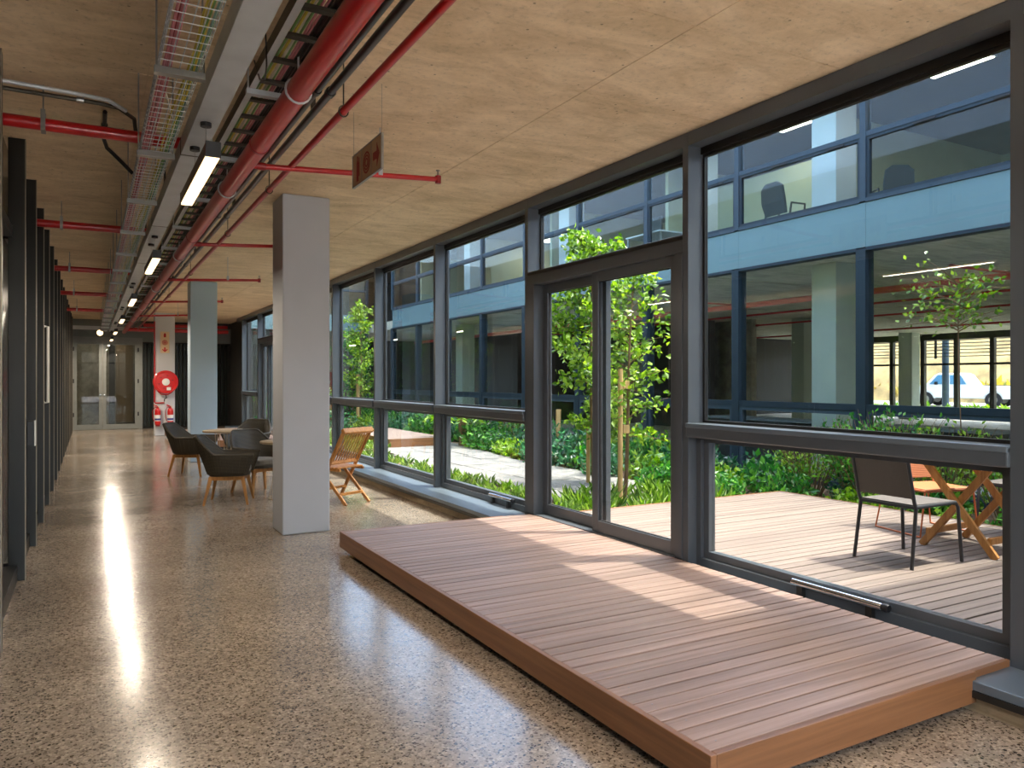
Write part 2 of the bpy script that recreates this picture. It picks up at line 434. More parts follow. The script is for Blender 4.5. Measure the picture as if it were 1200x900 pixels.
# ceiling: board marked panels under the slab
ce = struct('ceiling', 'board marked concrete ceiling with formwork joints')
B(-0.75, 4.05, YB, 29.2, CEIL + 0.004, CEIL + 0.32).build('slab', 'ceiling', ce)
pan = {}
for (xa, xb) in ((-0.7, 0.30), (0.30, 2.70), (2.70, 3.86)):
    y = YB + 0.45; k = 0
    while y < 29:
        if (xa, xb) not in pan:
            pan[(xa, xb)] = B(xa + 0.003, xb - 0.003, 0.003, 1.017, CEIL, CEIL + 0.01).build('panel', 'ceiling', ce, loc=(0, y, 0))
        else: inst(pan[(xa, xb)], ce, (0, y, 0))
        y += 1.02

# unseen glazing added behind the camera for daylight; solid part of the right wall
wb = struct('window_8', 'added unseen glazing behind the camera that lets daylight in')
for i in range(5): B(-0.56 + i * 1.075, -0.50 + i * 1.075, YB - 0.12, YB, 0, CEIL).build('mullion', 'frame', wb)
for z in (0.0, 2.5, 3.2): B(-0.56, 3.8, YB - 0.10, YB - 0.02, z, z + 0.08).build('rail', 'frame', wb)
for i in range(4):
    B(-0.50 + i * 1.075, 0.515 + i * 1.075, YB - 0.065, YB - 0.055, 0.08, 2.5).build('pane', 'glass_back', wb)
    B(-0.50 + i * 1.075, 0.515 + i * 1.075, YB - 0.065, YB - 0.055, 2.58, 3.2).build('pane', 'glass_back', wb)
tag(B(-14, 4.1, -26, YB - 0.13, -0.2, -0.02).build('added_forecourt', 'forecourt'), 'added unseen pale paving behind the camera that bounces sunlight inside', kind='structure')  # unseen pale paving, added to bounce sunlight onto the ceiling
tag(B(3.8, 4.05, YB, 1.72, 0, CEIL).build('wall_right', 'white_paint'), 'plain pale wall beside the nearest window post', kind='structure')

# ---- left wall: dark panels between projecting fins
lw = struct('wall_left', 'dark glazed partition with projecting vertical fins')
fin_y = [-0.2, 1.5, 3.2, 4.97, 6.76] + [8.1 + 1.3 * i for i in range(14)]
fin = MB().box(-0.53, -0.42, 0, 0.09, 0.0, CEIL).build('fin', 'fin', None, bevel=0.004)
edge = MB().box(-0.424, -0.417, -0.003, 0.004, 0.0, CEIL).build('fin_glint', 'fin_glint', None)  # pale strip painted for the light caught on each fin corner
fin.parent = lw; edge.parent = lw; fin.location = edge.location = (0, fin_y[0], 0)
for y in fin_y[1:]:
    inst(fin, lw, (0, y, 0)); inst(edge, lw, (0, y, 0))
ys = [YB] + fin_y + [YF]
for a, b in zip(ys[:-1], ys[1:]):
    B(-0.66, -0.56, a + 0.004, b - 0.004, 2.64, CEIL).build('upper_panel', 'left_panel', lw)
    B(-0.66, -0.56, a + 0.004, b - 0.004, 0.12, 2.56).build('panel', 'left_panel', lw)
    B(-0.66, -0.50, a + 0.1, b - 0.01, 2.56, 2.64).build('rail', 'fin', lw)
    B(-0.66, -0.47, a + 0.1, b - 0.01, 0.0, 0.12).build('kickplate', 'fin', lw)
    m = (a + b) / 2
    B(-0.565, -0.535, m - 0.03, m + 0.03, 0.12, 2.56).build('stile', 'fin', lw)
B(-0.76, -0.66, YB, 29.2, 0, CEIL).build('backing', 'dark_wall', lw)
h = MB().tube([(-0.42, 9.42, 1.26), (-0.385, 9.42, 1.26), (-0.385, 9.42, 2.06), (-0.42, 9.42, 2.06)], 0.014, 8)
tag(h.build('lit_edge_strip', 'label_white', None, smooth=True), 'tall pale strip standing in for a lit fin edge on the dark left partition', 'handle')  # pale tube in place of the light along a fin edge
rd = thing('card_reader', 'black card reader with pale rim on the nearest full dark fin', 'card reader', (-0.415, 6.80, 1.0))
B(0, 0.05, 0.0, 0.09, 0, 0.19).build('body', 'black', rd, bevel=0.006)
MB().tube([(0.052, 0, 0.0), (0.052, 0, 0.19), (0.052, 0.09, 0.19), (0.052, 0.09, 0.0)], 0.004, 6, closed=True).build('rim', 'label_white', rd)

# ---- far end wall with glazed double doors
fw = struct('wall_far', 'dark end wall of slatted panels beside the glazed doors')
B(1.42, 3.98, YF, YF + 0.15, 0.0, CEIL).build('backing', 'dark_wall', fw)
for i in range(22):
    B(1.45 + i * 0.112, 1.53 + i * 0.112, YF - 0.05, YF - 0.001, 0.06, 2.62).build('slat', 'left_panel', fw)
B(1.42, 3.98, YF - 0.07, YF - 0.001, 2.66, 3.12).build('transom_panel', 'grey_panel', fw)
B(-0.55, 1.42, YF - 0.04, YF + 0.1, 2.78, CEIL).build('head_panel', 'grey_panel', fw)
d3 = struct('door_3', 'glazed double doors in grey frames at the far end of the corridor')
for x0, x1 in ((-0.55, -0.42), (1.30, 1.42)): B(x0, x1, YF - 0.06, YF + 0.08, 0, 2.78).build('jamb', 'door_frame_grey', d3)
B(-0.42, 1.30, YF - 0.06, YF + 0.08, 2.66, 2.78).build('head', 'door_frame_grey', d3)
for n_, x0, x1 in (('leaf', -0.42, 0.335), ('leaf', 0.345, 1.30)):
    lf = MB().box(x0, x0 + 0.09, YF - 0.03, YF + 0.03, 0.01, 2.66).box(x1 - 0.09, x1, YF - 0.03, YF + 0.03, 0.01, 2.66)
    lf.box(x0 + 0.09, x1 - 0.09, YF - 0.03, YF + 0.03, 0.01, 0.16).box(x0 + 0.09, x1 - 0.09, YF - 0.03, YF + 0.03, 2.56, 2.66)
    o = lf.build(n_, 'door_frame_grey', d3)
    B(x0 + 0.09, x1 - 0.09, YF - 0.008, YF + 0.008, 0.16, 2.56).build('pane', 'glass_door', o)
    xs = x1 - 0.045 if x0 < 0 else x0 + 0.045
    MB().lathe([(0.02, -0.02), (0.028, -0.05), (0.018, -0.065)], (xs, YF - 0.02, 1.05), 10, 'Y').build('door_knob', 'chrome', o, smooth=True)
    for z in (0.4, 1.4, 2.35):
        xh = x0 if x0 < 0 else x1
        MB().box(xh - 0.02, xh + 0.02, YF - 0.075, YF - 0.03, z, z + 0.12).build('hinge', 'black', o)
# lobby behind the doors
lb = struct('wall_lobby', 'grey lobby walls seen through the far glazed doors')
B(-0.75, 4.0, 29.0, 29.15, 0, CEIL).build('end_wall', 'concrete', lb)
B(0.75, 1.25, 28.0, 28.06, 0.12, 2.75).build('partition_panel', 'tan_panel', lb)
B(0.55, 0.72, 28.0, 28.06, 0.0, 2.9).build('dark_post', 'dark_wall', lb)
B(3.9, 4.0, YF + 0.15, 29.0, 0, CEIL).build('side_wall', 'dark_wall', lb)

# ---- window wall on the right
FT = 0.06                                   # width of a mullion
my = [1.955 + 0.0] + [4.23 + 2.315 * k for k in range(9)]      # near face of each mullion
my[0] = 1.955
sill = struct('trim_1', 'blue grey metal window sill running under the glazing')
B(3.47, 4.02, 1.0, 23.66, 0.105, 0.148).build('sill_board', 'sill', sill, bevel=0.004)
B(3.465, 3.485, 1.0, 23.66, 0.075, 0.105).build('drip_edge', 'frame_dark', sill)
tag(B(3.5, 4.02, 1.0, 23.66, -0.15, 0.104).build('wall_right_upstand', 'upstand'), 'low plastered upstand beneath the window sill', kind='structure')
hb = struct('trim_2', 'dark metal head beam above the window wall')
seam = [1.0, 1.955] + my[1:] + [23.66]
for a, b in zip(seam[:-1], seam[1:]):
    B(3.80, 3.995, a + 0.002, b - 0.002, 3.20, 3.295).build('head_panel', 'frame', hb)
    B(3.92, 3.965, a + 0.06, b, 3.15, 3.20).build('head_frame', 'frame_dark', hb)

def pane(parent, y0, y1, z0, z1, x=3.955, mat='glass'): return B(x - 0.005, x + 0.005, y0, y1, z0, z1).build('pane', mat, parent)
def ring(y0, y1, z0, z1, t, x0, x1, tb=None, tt=None):
    tb = tb or t; tt = tt or t
    return MB().box(x0, x1, y0, y0 + t, z0, z1).box(x0, x1, y1 - t, y1, z0, z1).box(x0, x1, y0 + t, y1 - t, z0, z0 + tb).box(x0, x1, y0 + t, y1 - t, z1 - tt, z1)
nwin = 0; ndoor = 0
for k in range(len(my) - 1):
    y0, y1 = my[k] + FT, my[k + 1]
    if k in (1, 7):
        ndoor += 1
        d = struct('door_%d' % ndoor, 'sliding glass door leading from the near timber deck to the courtyard' if ndoor == 1 else 'sliding glass door at the far end of the window wall')
        B(3.80, 3.99, y0 - FT, y0, 0.148, 3.2).build('mullion', 'frame', d)
        B(3.79, 3.99, y0, y0 + 0.07, 0.16, 2.43).build('jamb', 'frame', d)
        B(3.79, 3.99, y1 - 0.13, y1, 0.16, 2.43).build('jamb', 'frame', d)
        B(3.80, 3.985, y0, y1, 2.43, 2.565).build('head', 'frame', d, bevel=0.006)
        B(3.79, 3.80, y0, y1, 2.525, 2.55).build('head_lip', 'frame_dark', d)
        B(3.79, 4.02, y0, y1, 0.15, 0.19).build('track', 'frame', d)
        ym = (y0 + y1) / 2 + 0.0
        for nm, a, b, xx in (('leaf', y0 + 0.07, ym + 0.05, 3.845), ('leaf', ym - 0.05, y1 - 0.13, 3.92)):
            o = ring(a, b, 0.19, 2.43, 0.085, xx - 0.025, xx + 0.025, 0.10).build(nm, 'frame', d, bevel=0.003)
            pane(o, a + 0.085, b - 0.085, 0.29, 2.345, xx, 'glass_clear')
            ring(a + 0.083, b - 0.083, 0.288, 2.347, 0.008, xx - 0.012, xx + 0.012).build('gasket', 'gasket', o)
        hd = thing_ = B(3.815, 3.83, y1 - 0.10, y1 - 0.07, 0.95, 1.20).build('handle_plate', 'frame_dark', d)
        B(3.80, 3.815, y1 - 0.095, y1 - 0.075, 1.02, 1.07).build('keyhole', 'black', hd)
        o = ring(y0, y1, 2.565, 3.15, 0.02, 3.94, 3.97).build('toplight_frame', 'frame_dark', d)
        pane(o, y0 + 0.02, y1 - 0.02, 2.585, 3.13)
    else:
        nwin += 1
        lab = ['large window bay nearest the camera beside the dark post', 'window bay just beyond the sliding door', 'window bay between door and grey column, narrower in view',
               'window bay right beside the grey column edge', 'window bay hidden mostly behind the grey column', 'window bay behind the near grey column farther along', 'window bay farthest along the wall'][min(nwin - 1, 6)]
        d = struct('window_%d' % nwin, lab)
        B(3.80, 3.99, y0 - FT, y0, 0.148, 3.2).build('mullion', 'frame', d)
        B(3.775, 3.99, y0, y1, 1.085, 1.185).build('mid_rail', 'frame', d, bevel=0.008)
        B(3.77, 3.80, y0, y1, 1.155, 1.187).build('rail_nosing', 'sill', d, bevel=0.004)
        o = ring(y0, y1, 1.185, 3.15, 0.02, 3.94, 3.97).build('upper_frame', 'frame_dark', d)
        pane(o, y0 + 0.02, y1 - 0.02, 1.205, 3.13)
        o = ring(y0, y1, 0.148, 1.085, 0.045, 3.88, 3.99, 0.06, 0.015).build('lower_frame', 'frame', d)
        o = ring(y0 + 0.045, y1 - 0.045, 0.208, 1.07, 0.05, 3.91, 3.97, 0.05, 0.025).build('sash', 'frame', d)
        pane(o, y0 + 0.095, y1 - 0.095, 0.258, 1.045, 3.945, 'glass_clear')
B(3.80, 3.99, my[-1], my[-1] + FT, 0.148, 3.2).build('end_mullion', 'frame', bpy.data.objects['window_%d' % nwin])
nx = B(3.80, 3.99, 1.0, 1.955, 0.148, 3.2)
tag(nx.build('trim_3', 'frame_dark'), 'dark metal cladding panel beside the nearest post', kind='structure')
tag(B(3.98, 4.06, 22.8, 29.2, 0, CEIL).build('wall_right_far', 'dark_wall'), 'dark wall beyond the last window', kind='structure')

# ---- our own building above the ceiling (outside)
tag(B(3.86, 4.06, YB, 29.2, CEIL + 0.33, 6.2).build('wall_upper', 'spandrel'), 'upper storey cladding above the corridor, outside', kind='structure')
# ---- wing closing the courtyard on the near side
wg = struct('wall_courtyard', 'near wing of the building closing the courtyard')
B(4.12, 9.28, -2.5, 2.09, -0.2, 6.2).build('mass', 'white_paint', wg)

# ================================================================== OPPOSITE BUILDING
OX = 9.3
op = struct('wall_opposite', 'glazed facade across the courtyard with pale blue spandrel panels')
omy = [6.80 + 2.335 * k for k in range(-3, 9)]
opost = B(OX - 0.02, OX + 0.16, 0, 0.15, 0.05, 3.3).build('mullion', 'facade_frame', op, loc=(0, omy[0], 0))
upost = B(OX - 0.02, OX + 0.10, 0, 0.09, 3.95, 6.2).build('upper_mullion', 'facade_frame_light', op, loc=(0, omy[0], 0))
for y in omy[1:]: inst(opost, op, (0, y, 0)); inst(upost, op, (0, y, 0))
for a, b in zip(omy[:-1], omy[1:]):
    B(OX, OX + 0.06, a + 0.012, b - 0.012 + 0.02, 3.32, 3.93).build('spandrel_panel', 'spandrel', op)
    B(OX - 0.015, OX + 0.16, a + 0.15, b, 3.27, 3.315).build('head_rail', 'facade_frame', op)
    B(OX - 0.02, OX + 0.1, a + 0.09, b, 3.935, 3.99).build('sill_rail', 'facade_frame_light', op)
    B(OX - 0.01, OX + 0.09, a + 0.09, b, 4.83, 4.90).build('transom', 'facade_frame_light', op)
    B(OX - 0.02, OX - 0.01, a + 0.35, a + 0.65, 4.79, 4.82).build('vent_slot', 'gasket', op)
    B(OX - 0.02, OX - 0.01, a + 1.35, a + 1.65, 4.79, 4.82).build('vent_slot', 'gasket', op)
    ring(a + 0.09, b, 3.99, 4.83, 0.045, OX, OX + 0.06).build('sash', 'facade_frame', op)
    B(OX + 0.03, OX + 0.04, a + 0.13, b - 0.04, 4.03, 4.79).build('pane', 'glass_facade', op)
    B(OX + 0.03, OX + 0.04, a + 0.09, b, 4.90, 5.95).build('pane', 'glass_facade', op)
    B(OX - 0.01, OX + 0.13, a + 0.15, b, 1.07, 1.16).build('mid_rail', 'facade_frame', op)
    ring(a + 0.15, b, 0.05, 1.07, 0.06, OX, OX + 0.06).build('lower_sash', 'facade_frame_light', op)
    B(OX + 0.05, OX + 0.06, a + 0.15, b, 1.16, 3.27).build('pane', 'glass_far', op)
    B(OX + 0.03, OX + 0.04, a + 0.21, b - 0.06, 0.11, 1.01).build('pane', 'glass_far', op)
B(OX - 0.05, OX + 0.2, -1, 27.8, -0.25, 0.05).build('plinth', 'facade_frame', op)
B(OX - 0.02, OX + 0.14, -1, 27.8, 5.95, 6.2).build('parapet', 'spandrel', op)

OE = 29.0
tag(B(OX + 0.2, OE, -12, 34, -0.25, 0.0).build('floor_opposite', 'forecourt'), 'concrete ground floor of the opposite building', kind='structure')
oc = struct('ceiling_opposite', 'concrete ceiling of the opposite ground floor')
B(OX + 0.16, OE, -12, 34, 3.3, 3.6).build('slab', 'ceiling_far', oc)
for i in range(9):
    B(OX + 0.2, OE, -6 + i * 4.0, -5.95 + i * 4.0, 3.28, 3.301).build('joint_strip', 'ceiling_far', oc)
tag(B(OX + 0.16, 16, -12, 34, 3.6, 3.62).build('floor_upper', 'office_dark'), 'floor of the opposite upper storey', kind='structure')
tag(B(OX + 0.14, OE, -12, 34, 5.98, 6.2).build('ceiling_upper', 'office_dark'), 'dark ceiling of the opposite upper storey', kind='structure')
B(OX + 0.2, OE, 33.8, 34, 0.0, 6.2).build('end_wall', 'dark_wall', struct('wall_opposite_end', 'dark end wall of the opposite building'))
uw = struct('wall_upper_office', 'partition walls inside the opposite upper offices')
B(15.9, 16.0, -12, 34, 3.62, 5.98).build('back_wall', 'office_wall', uw)
for yy in (12.4, 17.0, 21.6, 26): B(10.6, 15.9, yy, yy + 0.1, 3.62, 5.98).build('cross_wall', 'office_wall', uw)
B(11.2, 15.9, 8.6, 8.7, 3.62, 5.98).build('cross_wall', 'office_wall', uw)
B(11.2, 11.3, 8.7, 12.4, 3.62, 5.4).build('screen_wall', 'office_wall', uw)
# far window wall of the opposite building with the car park beyond
ow = struct('wall_opposite_far', 'glazed outer wall of the opposite building')
opw = B(OE, OE + 0.16, 0, 0.16, 0.0, 3.3).build('mullion', 'frame_dark', ow, loc=(0, 7.9, 0))
for i in range(1, 14): inst(opw, ow, (0, 7.9 + i * 1.34, 0))
B(OE, OE + 0.155, 8, 24.5, 3.05, 3.3).build('head', 'frame_dark', ow)
B(OE, OE + 0.12, 8, 24.5, 2.06, 2.14).build('transom', 'frame_dark', ow)
B(OE + 0.01, OE + 0.2, 8, 24.5, 0.0, 0.45).build('low_wall', 'grey_panel', ow)
for i in range(12):
    B(OE + 0.07, OE + 0.08, 8.06 + i * 1.34, 9.24 + i * 1.34, 0.45, 2.06).build('pane', 'glass_far', ow)
    B(OE + 0.07, OE + 0.08, 8.06 + i * 1.34, 9.24 + i * 1.34, 2.14, 3.05).build('pane', 'glass_far', ow)
B(OE, OE + 0.2, 24.5, 34, 0, 3.3).build('blank_wall', 'dark_wall', ow)
B(OE, OE + 0.2, -12, 8, 0, 3.3).build('blank_wall', 'grey_panel', ow)
oi_ = struct('wall_opposite_inner', 'bare concrete core wall and dark partitions inside the opposite building')
B(17.2, 17.4, 16.4, 19.4, 0, 3.3).build('core_wall', 'concrete', oi_)
B(16.4, 16.6, 17.3, 24, 0, 3.3).build('dark_partition', 'dark_wall', oi_)
B(13.5, 28, 24, 24.2, 0, 3.3).build('dark_partition', 'dark_wall', oi_)
B(13.6, 13.8, 24, 34, 0, 3.3).build('dark_partition', 'dark_wall', oi_)
for yy in (18.4, 20.2, 22.0): B(16.3, 16.4, yy, yy + 0.12, 0, 3.3).build('post', 'facade_frame', oi_)
for i in range(3): B(16.28, 16.39, 20.4 + i * 0.5, 20.8 + i * 0.5, 1.0, 2.2).build('far_pane', 'grey_panel', oi_)

ew = struct('wall_courtyard_end', 'glazed end wing closing the far side of the courtyard')
EY = 28.2
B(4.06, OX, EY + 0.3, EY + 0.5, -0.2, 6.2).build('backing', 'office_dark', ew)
for i in range(5):
    x = 4.06 + i * 1.29
    B(x, x + 0.1, EY, EY + 0.14, 0, 6.2).build('mullion', 'facade_frame', ew)
    if i < 4:
        B(x + 0.1, x + 1.29, EY + 0.02, EY + 0.08, 3.32, 3.93).build('spandrel_panel', 'spandrel', ew)
        B(x + 0.1, x + 1.29, EY, EY + 0.12, 1.07, 1.16).build('mid_rail', 'facade_frame', ew)
        B(x + 0.1, x + 1.29, EY, EY + 0.12, 4.83, 4.90).build('transom', 'facade_frame_light', ew)
        for z0, z1 in ((0.05, 1.07), (1.16, 3.32), (3.93, 4.83), (4.90, 6.1)):
            B(x + 0.1, x + 1.29, EY + 0.05, EY + 0.06, z0, z1).build('pane', 'glass_facade', ew)

# ---- ground outside
gr = tag(B(4.02, OX - 0.06, 2.1, 34, -0.25, -0.03).build('ground', 'soil'), 'mulched soil bed of the courtyard', kind='structure')
tag(B(OE + 0.2, 46, -30, 70, -0.2, 0.12).build('ground_parking', 'asphalt'), 'pale car park surface beyond the opposite building', kind='structure')
bk = MB()
nb = 26
for i in range(nb + 1):
    for j in range(9):
        y = -20 + i * 3.2; u = j / 8
        bk.v.append((46 + u * 18 + rnd.uniform(-.5, .5), y, 0.1 + u ** 0.8 * 9.5 + rnd.uniform(-.4, .4) * (j > 0)))
for i in range(nb):
    for j in range(8):
        a = i * 9 + j; bk.f.append((a, a + 1, a + 10, a + 9))
tag(bk.build('hillside', 'bank', None, smooth=True), 'dry sandy hillside with scrub behind the parked pickup', kind='structure')

# ================================================================== COLUMNS
def column(name, x0, x1, y0, y1, z0, z1, mat, label, group=None):
    o = B(x0, x1, y0, y1, z0, z1).build(name, mat, None, bevel=0.012)
    return tag(o, label, 'column', group)
column('column', 1.625, 2.085, 7.5, 7.96, 0, CEIL - 0.001, 'column_grey', 'tall grey painted column nearest the camera, beside the timber deck')
column('column', 1.60, 2.06, 14.95, 15.41, 0, CEIL - 0.001, 'column_skylit', 'column with the blue of skylight put into its colour, behind the wicker chairs')
c3 = column('column', 1.53, 2.02, 22.5, 22.96, 0, CEIL - 0.001, 'column_pale', 'pale grey column carrying the fire hose reel')
column('column', 9.92, 10.40, 7.77, 8.22, 0, 3.3, 'column_far', 'pale concrete column just inside the opposite ground floor, largest there')
column('column', 9.92, 10.40, 7.77, 8.22, 3.62, 5.98, 'white_paint', 'white column inside the opposite upper storey near the office chair')
column('column', 10.55, 11.0, 22.4, 22.9, 0, 3.3, 'column_far', 'pale column of the opposite ground floor seen beyond the sliding door window')
column('column', 18.2, 18.66, 15.35, 15.8, 0, 3.3, 'column_far', 'grey column deep inside the opposite ground floor near the bare core wall')
column('column', 27.2, 27.7, 17.95, 18.5, 0, 3.3, 'column_far', 'dark backlit column beside the far windows with the parked pickup')
column('column', 9.95, 10.40, 10.75, 11.2, 3.62, 5.98, 'white_paint', 'white upper storey column left of the large office chair')
column('column', 9.95, 10.40, 15.2, 15.65, 3.62, 5.98, 'white_paint', 'white upper storey column seen above the sliding door')
column('column', 9.95, 10.40, 20.6, 21.0, 3.62, 5.98, 'white_paint', 'white upper storey column seen through the window beyond the door')

# ================================================================== TIMBER DECKS
def deck(name, label, x0, x1, y0, y1, zt, mat, pitch=0.09, fascia=None, plinth=True, group=None, fz=0.13):
    t = thing(name, label, 'deck', (0, 0, 0), 0, group)
    n = int(round((y1 - y0) / pitch)); pitch = (y1 - y0) / n
    bs = []
    for v in range(3):
        gap = (0.0042, 0.0052, 0.0075)[v]
        bs.append(gap)
    src = {}
    for i in range(n):
        v = rnd.choice((0, 0, 1, 1, 2)); g = bs[v]
        xa = x0 + rnd.uniform(-0.001, 0.001); dz = rnd.uniform(-0.0012, 0.0012)
        if v not in src:
            src[v] = MB().box(0, x1 - x0, g, pitch - g, -0.024, 0).build('board', mat, t, bevel=0.003, loc=(xa, y0 + i * pitch, zt + dz))
        else:
            inst(src[v], t, (xa, y0 + i * pitch, zt + dz))
    return t
D0X, D1X, D0Y, D1Y, DZ = 1.93, 3.79, 2.03, 6.50, 0.182
dk = deck('timber_deck', 'raised brown timber deck platform in front of the sliding door', D0X, D1X, D0Y, D1Y, DZ, 'deck')
B(1.90, 1.929, 2.0, 6.53, 0.045, DZ + 0.001).build('side_fascia', 'fascia', dk, bevel=0.003)
B(1.929, 3.50, 2.0, 2.029, 0.045, DZ + 0.001).build('front_fascia', 'fascia_front', dk, bevel=0.003)
B(3.50, 3.79, 2.012, 2.029, 0.150, DZ).build('edge_strip', 'fascia_front', dk)
B(1.929, 3.50, 6.501, 6.53, 0.045, DZ).build('back_fascia', 'fascia_front', dk, bevel=0.003)
B(2.0, 3.49, 2.10, 6.44, 0.0, 0.13).build('plinth', 'black', dk)
scr = MB().lathe([(0.004, 0.0), (0.004, 0.0012), (0.002, 0.0016)], seg=6).build('screw_head', 'steel', dk, loc=(2.0, 2.08, DZ))
for i in range(1, 24):
    inst(scr, dk, (2.0 + (i % 2) * 0.02, 2.08 + i * 0.18, DZ)); 
dk2 = deck('timber_deck', 'low timber platform at the far sliding door behind the hose reel column', 1.75, 3.79, 17.6, 21.9, DZ, 'deck', pitch=0.12)
B(1.72, 1.749, 17.57, 21.93, 0.045, DZ).build('side_fascia', 'fascia', dk2)
B(1.749, 3.49, 17.571, 17.599, 0.045, DZ).build('front_fascia', 'fascia_front', dk2)
B(1.85, 3.49, 17.7, 21.8, 0, 0.13).build('plinth', 'black', dk2)
dko = deck('courtyard_deck', 'weathered timber terrace outside in the sunny courtyard', 4.04, 7.22, 2.2, 6.42, 0.17, 'deck_out', pitch=0.098)
B(4.06, 7.2, 2.22, 6.40, -0.03, 0.145).build('substructure', 'black', dko)
B(7.221, 7.245, 2.2, 6.45, 0.0, 0.17).build('side_fascia', 'fascia', dko)
B(4.04, 7.22, 6.421, 6.45, 0.0, 0.17).build('end_fascia', 'fascia_front', dko)
dkp = deck('garden_platform', 'small weathered timber platform far down the courtyard path', 5.75, 7.1, 15.9, 19.6, 0.2, 'deck_out', pitch=0.12)
B(5.78, 7.08, 15.95, 19.55, -0.03, 0.175).build('substructure', 'black', dkp)
B(5.745, 7.105, 15.87, 15.899, 0.0, 0.2).build('end_fascia', 'fascia_front', dkp)
B(5.72, 5.749, 15.87, 19.6, 0.0, 0.2).build('side_fascia', 'fascia', dkp)

# stone path
pth = struct('path', 'pale grey stone slab path curving through the courtyard planting')
for r in range(11):
    y = 7.95 + r * 0.80
    xo = 5.02 + 0.05 * math.sin(r * 0.9) + max(0, r - 5) * 0.09
    for c in range(3 if r else 4):
        B(xo + c * 0.66 + 0.006, xo + c * 0.66 + 0.648, y + 0.006, y + 0.788, -0.04, 0.02 + rnd.uniform(-0.003, 0.003)).build('paving_slab', 'paver', pth, bevel=0.006)

# ================================================================== CEILING SERVICES
def ypipe(x, z, r, y0, y1, seg=16): return MB().tube([(x, y0, z), (x, y1, z)], r, seg)
SY0, SY1 = -3.0, 25.2
# main sprinkler pipe
mp_ = thing('sprinkler_main', 'thick glossy red main fire pipe running along the ceiling', 'pipe')
ypipe(0.888, 2.905, 0.056, SY0, SY1, 20).build('pipe', 'red_pipe', mp_, smooth=True)
cl = MB().lathe([(0.056, -0.014), (0.0605, -0.014), (0.0605, 0.014), (0.056, 0.014)], (0.888, 0, 2.905), 20, 'Y').build('clamp_ring', 'red_dark', mp_, smooth=True, loc=(0, 4.72, 0))
for y in (1.4, 8.1, 11.5, 15.0, 18.5): inst(cl, mp_, (0, y, 0))
hg = MB().tube([(0.888 + 0.062 * math.cos(a), 0, 2.905 + 0.062 * math.sin(a)) for a in [PI * 2 * i / 16 for i in range(16)]], 0.006, 6, closed=True).tube([(0.888, 0, 2.966), (0.888, 0, CEIL)], 0.005, 6).build('hanger', 'galvanised', mp_, loc=(0, 3.75, 0))
for y in (0.3, 5.95, 9.4, 12.9, 16.4, 19.8): inst(hg, mp_, (0, y, 0))
# thin red pipe
tp = thing('sprinkler_pipe', 'thin dark red pipe running right of the black conduits', 'pipe')
ypipe(1.20, 2.95, 0.021, SY0, 24.0, 12).build('pipe', 'red_pipe', tp, smooth=True)
hk = MB().tube([(1.20 + 0.026 * math.cos(a), 0, 2.95 + 0.03 * math.sin(a)) for a in [PI * 2 * i / 12 for i in range(12)]], 0.004, 6, closed=True).tube([(1.2, 0, 2.98), (1.2, 0, CEIL)], 0.004, 6).build('hanger', 'tray_dark', tp, loc=(0, 4.05, 0))
for y in (0.6, 6.0, 8.0, 11.2, 14.4, 17.6): inst(hk, tp, (0, y, 0))
# conduits
for i, (x, z, r, lb_) in enumerate(((1.03, 2.995, 0.017, 'slim black conduit tube next to the red main pipe'), (1.10, 3.0, 0.021, 'thicker black conduit tube between slim conduit and thin red pipe'))):
    t = thing('conduit', lb_, 'conduit')
    ypipe(x, z, r, SY0, 24.5, 12).build('tube', 'conduit', t, smooth=True)
    cp = MB().lathe([(r, -0.02), (r + 0.006, -0.02), (r + 0.006, 0.02), (r, 0.02)], (x, 0, z), 12, 'Y').build('coupling', 'conduit', t, smooth=True, loc=(0, 3.95, 0))
    for y in (0.5, 7.4, 10.8, 14.2, 17.6): inst(cp, t, (0, y, 0))
    sd = MB().box(x - 0.012, x + 0.012, -0.01, 0.01, z + r * 0.6, CEIL - 0.001).build('saddle', 'tray_dark', t, loc=(0, 4.3, 0))
    for y in (1.5, 7.0, 9.8, 12.6, 15.4, 18.2): inst(sd, t, (0, y, 0))
# branch pipes to the right, with a sprinkler at the end
def branch(y, x1, label):
    t = thing('sprinkler_branch', label, 'pipe', group='sprinkler branches on the right')
    MB().tube([(0.94, y, 2.92), (x1, y - 0.05, 2.985)], 0.019, 10).build('pipe', 'red_pipe', t, smooth=True)
    MB().lathe([(0.024, -0.03), (0.027, 0.0), (0.024, 0.03)], (1.0, y, 2.925), 12, 'X').build('collar', 'red_dark', t, smooth=True)
    MB().box(x1 - 0.46, x1 - 0.43, y - 0.06, y - 0.02, 2.96, 3.02).tube([(x1 - 0.445, y - 0.04, 3.02), (x1 - 0.445, y - 0.04, CEIL)], 0.004, 6).build('hanger', 'galvanised', t)
    s = MB().lathe([(0.022, -0.03), (0.024, 0.025)], (x1, y - 0.05, 2.985), 10, 'Z').build('elbow', 'red_dark', t, smooth=True)
    MB().lathe([(0.008, 0.025), (0.006, 0.06), (0.016, 0.062), (0.016, 0.068)], (x1, y - 0.05, 2.985), 10, 'Z').build('sprinkler_head', 'steel', s)
branch(5.27, 2.26, 'thin red branch pipe passing behind the hanging fire sign, ending in a sprinkler')
branch(8.62, 2.25, 'thin red branch pipe passing behind the top of the nearest grey column')
branch(11.87, 2.22, 'thin red branch pipe in front of the sky-tinted column')
branch(15.4, 2.2, 'thin red branch pipe just before the hose reel column')
branch(18.9, 2.2, 'farthest thin red branch pipe above the far platform')
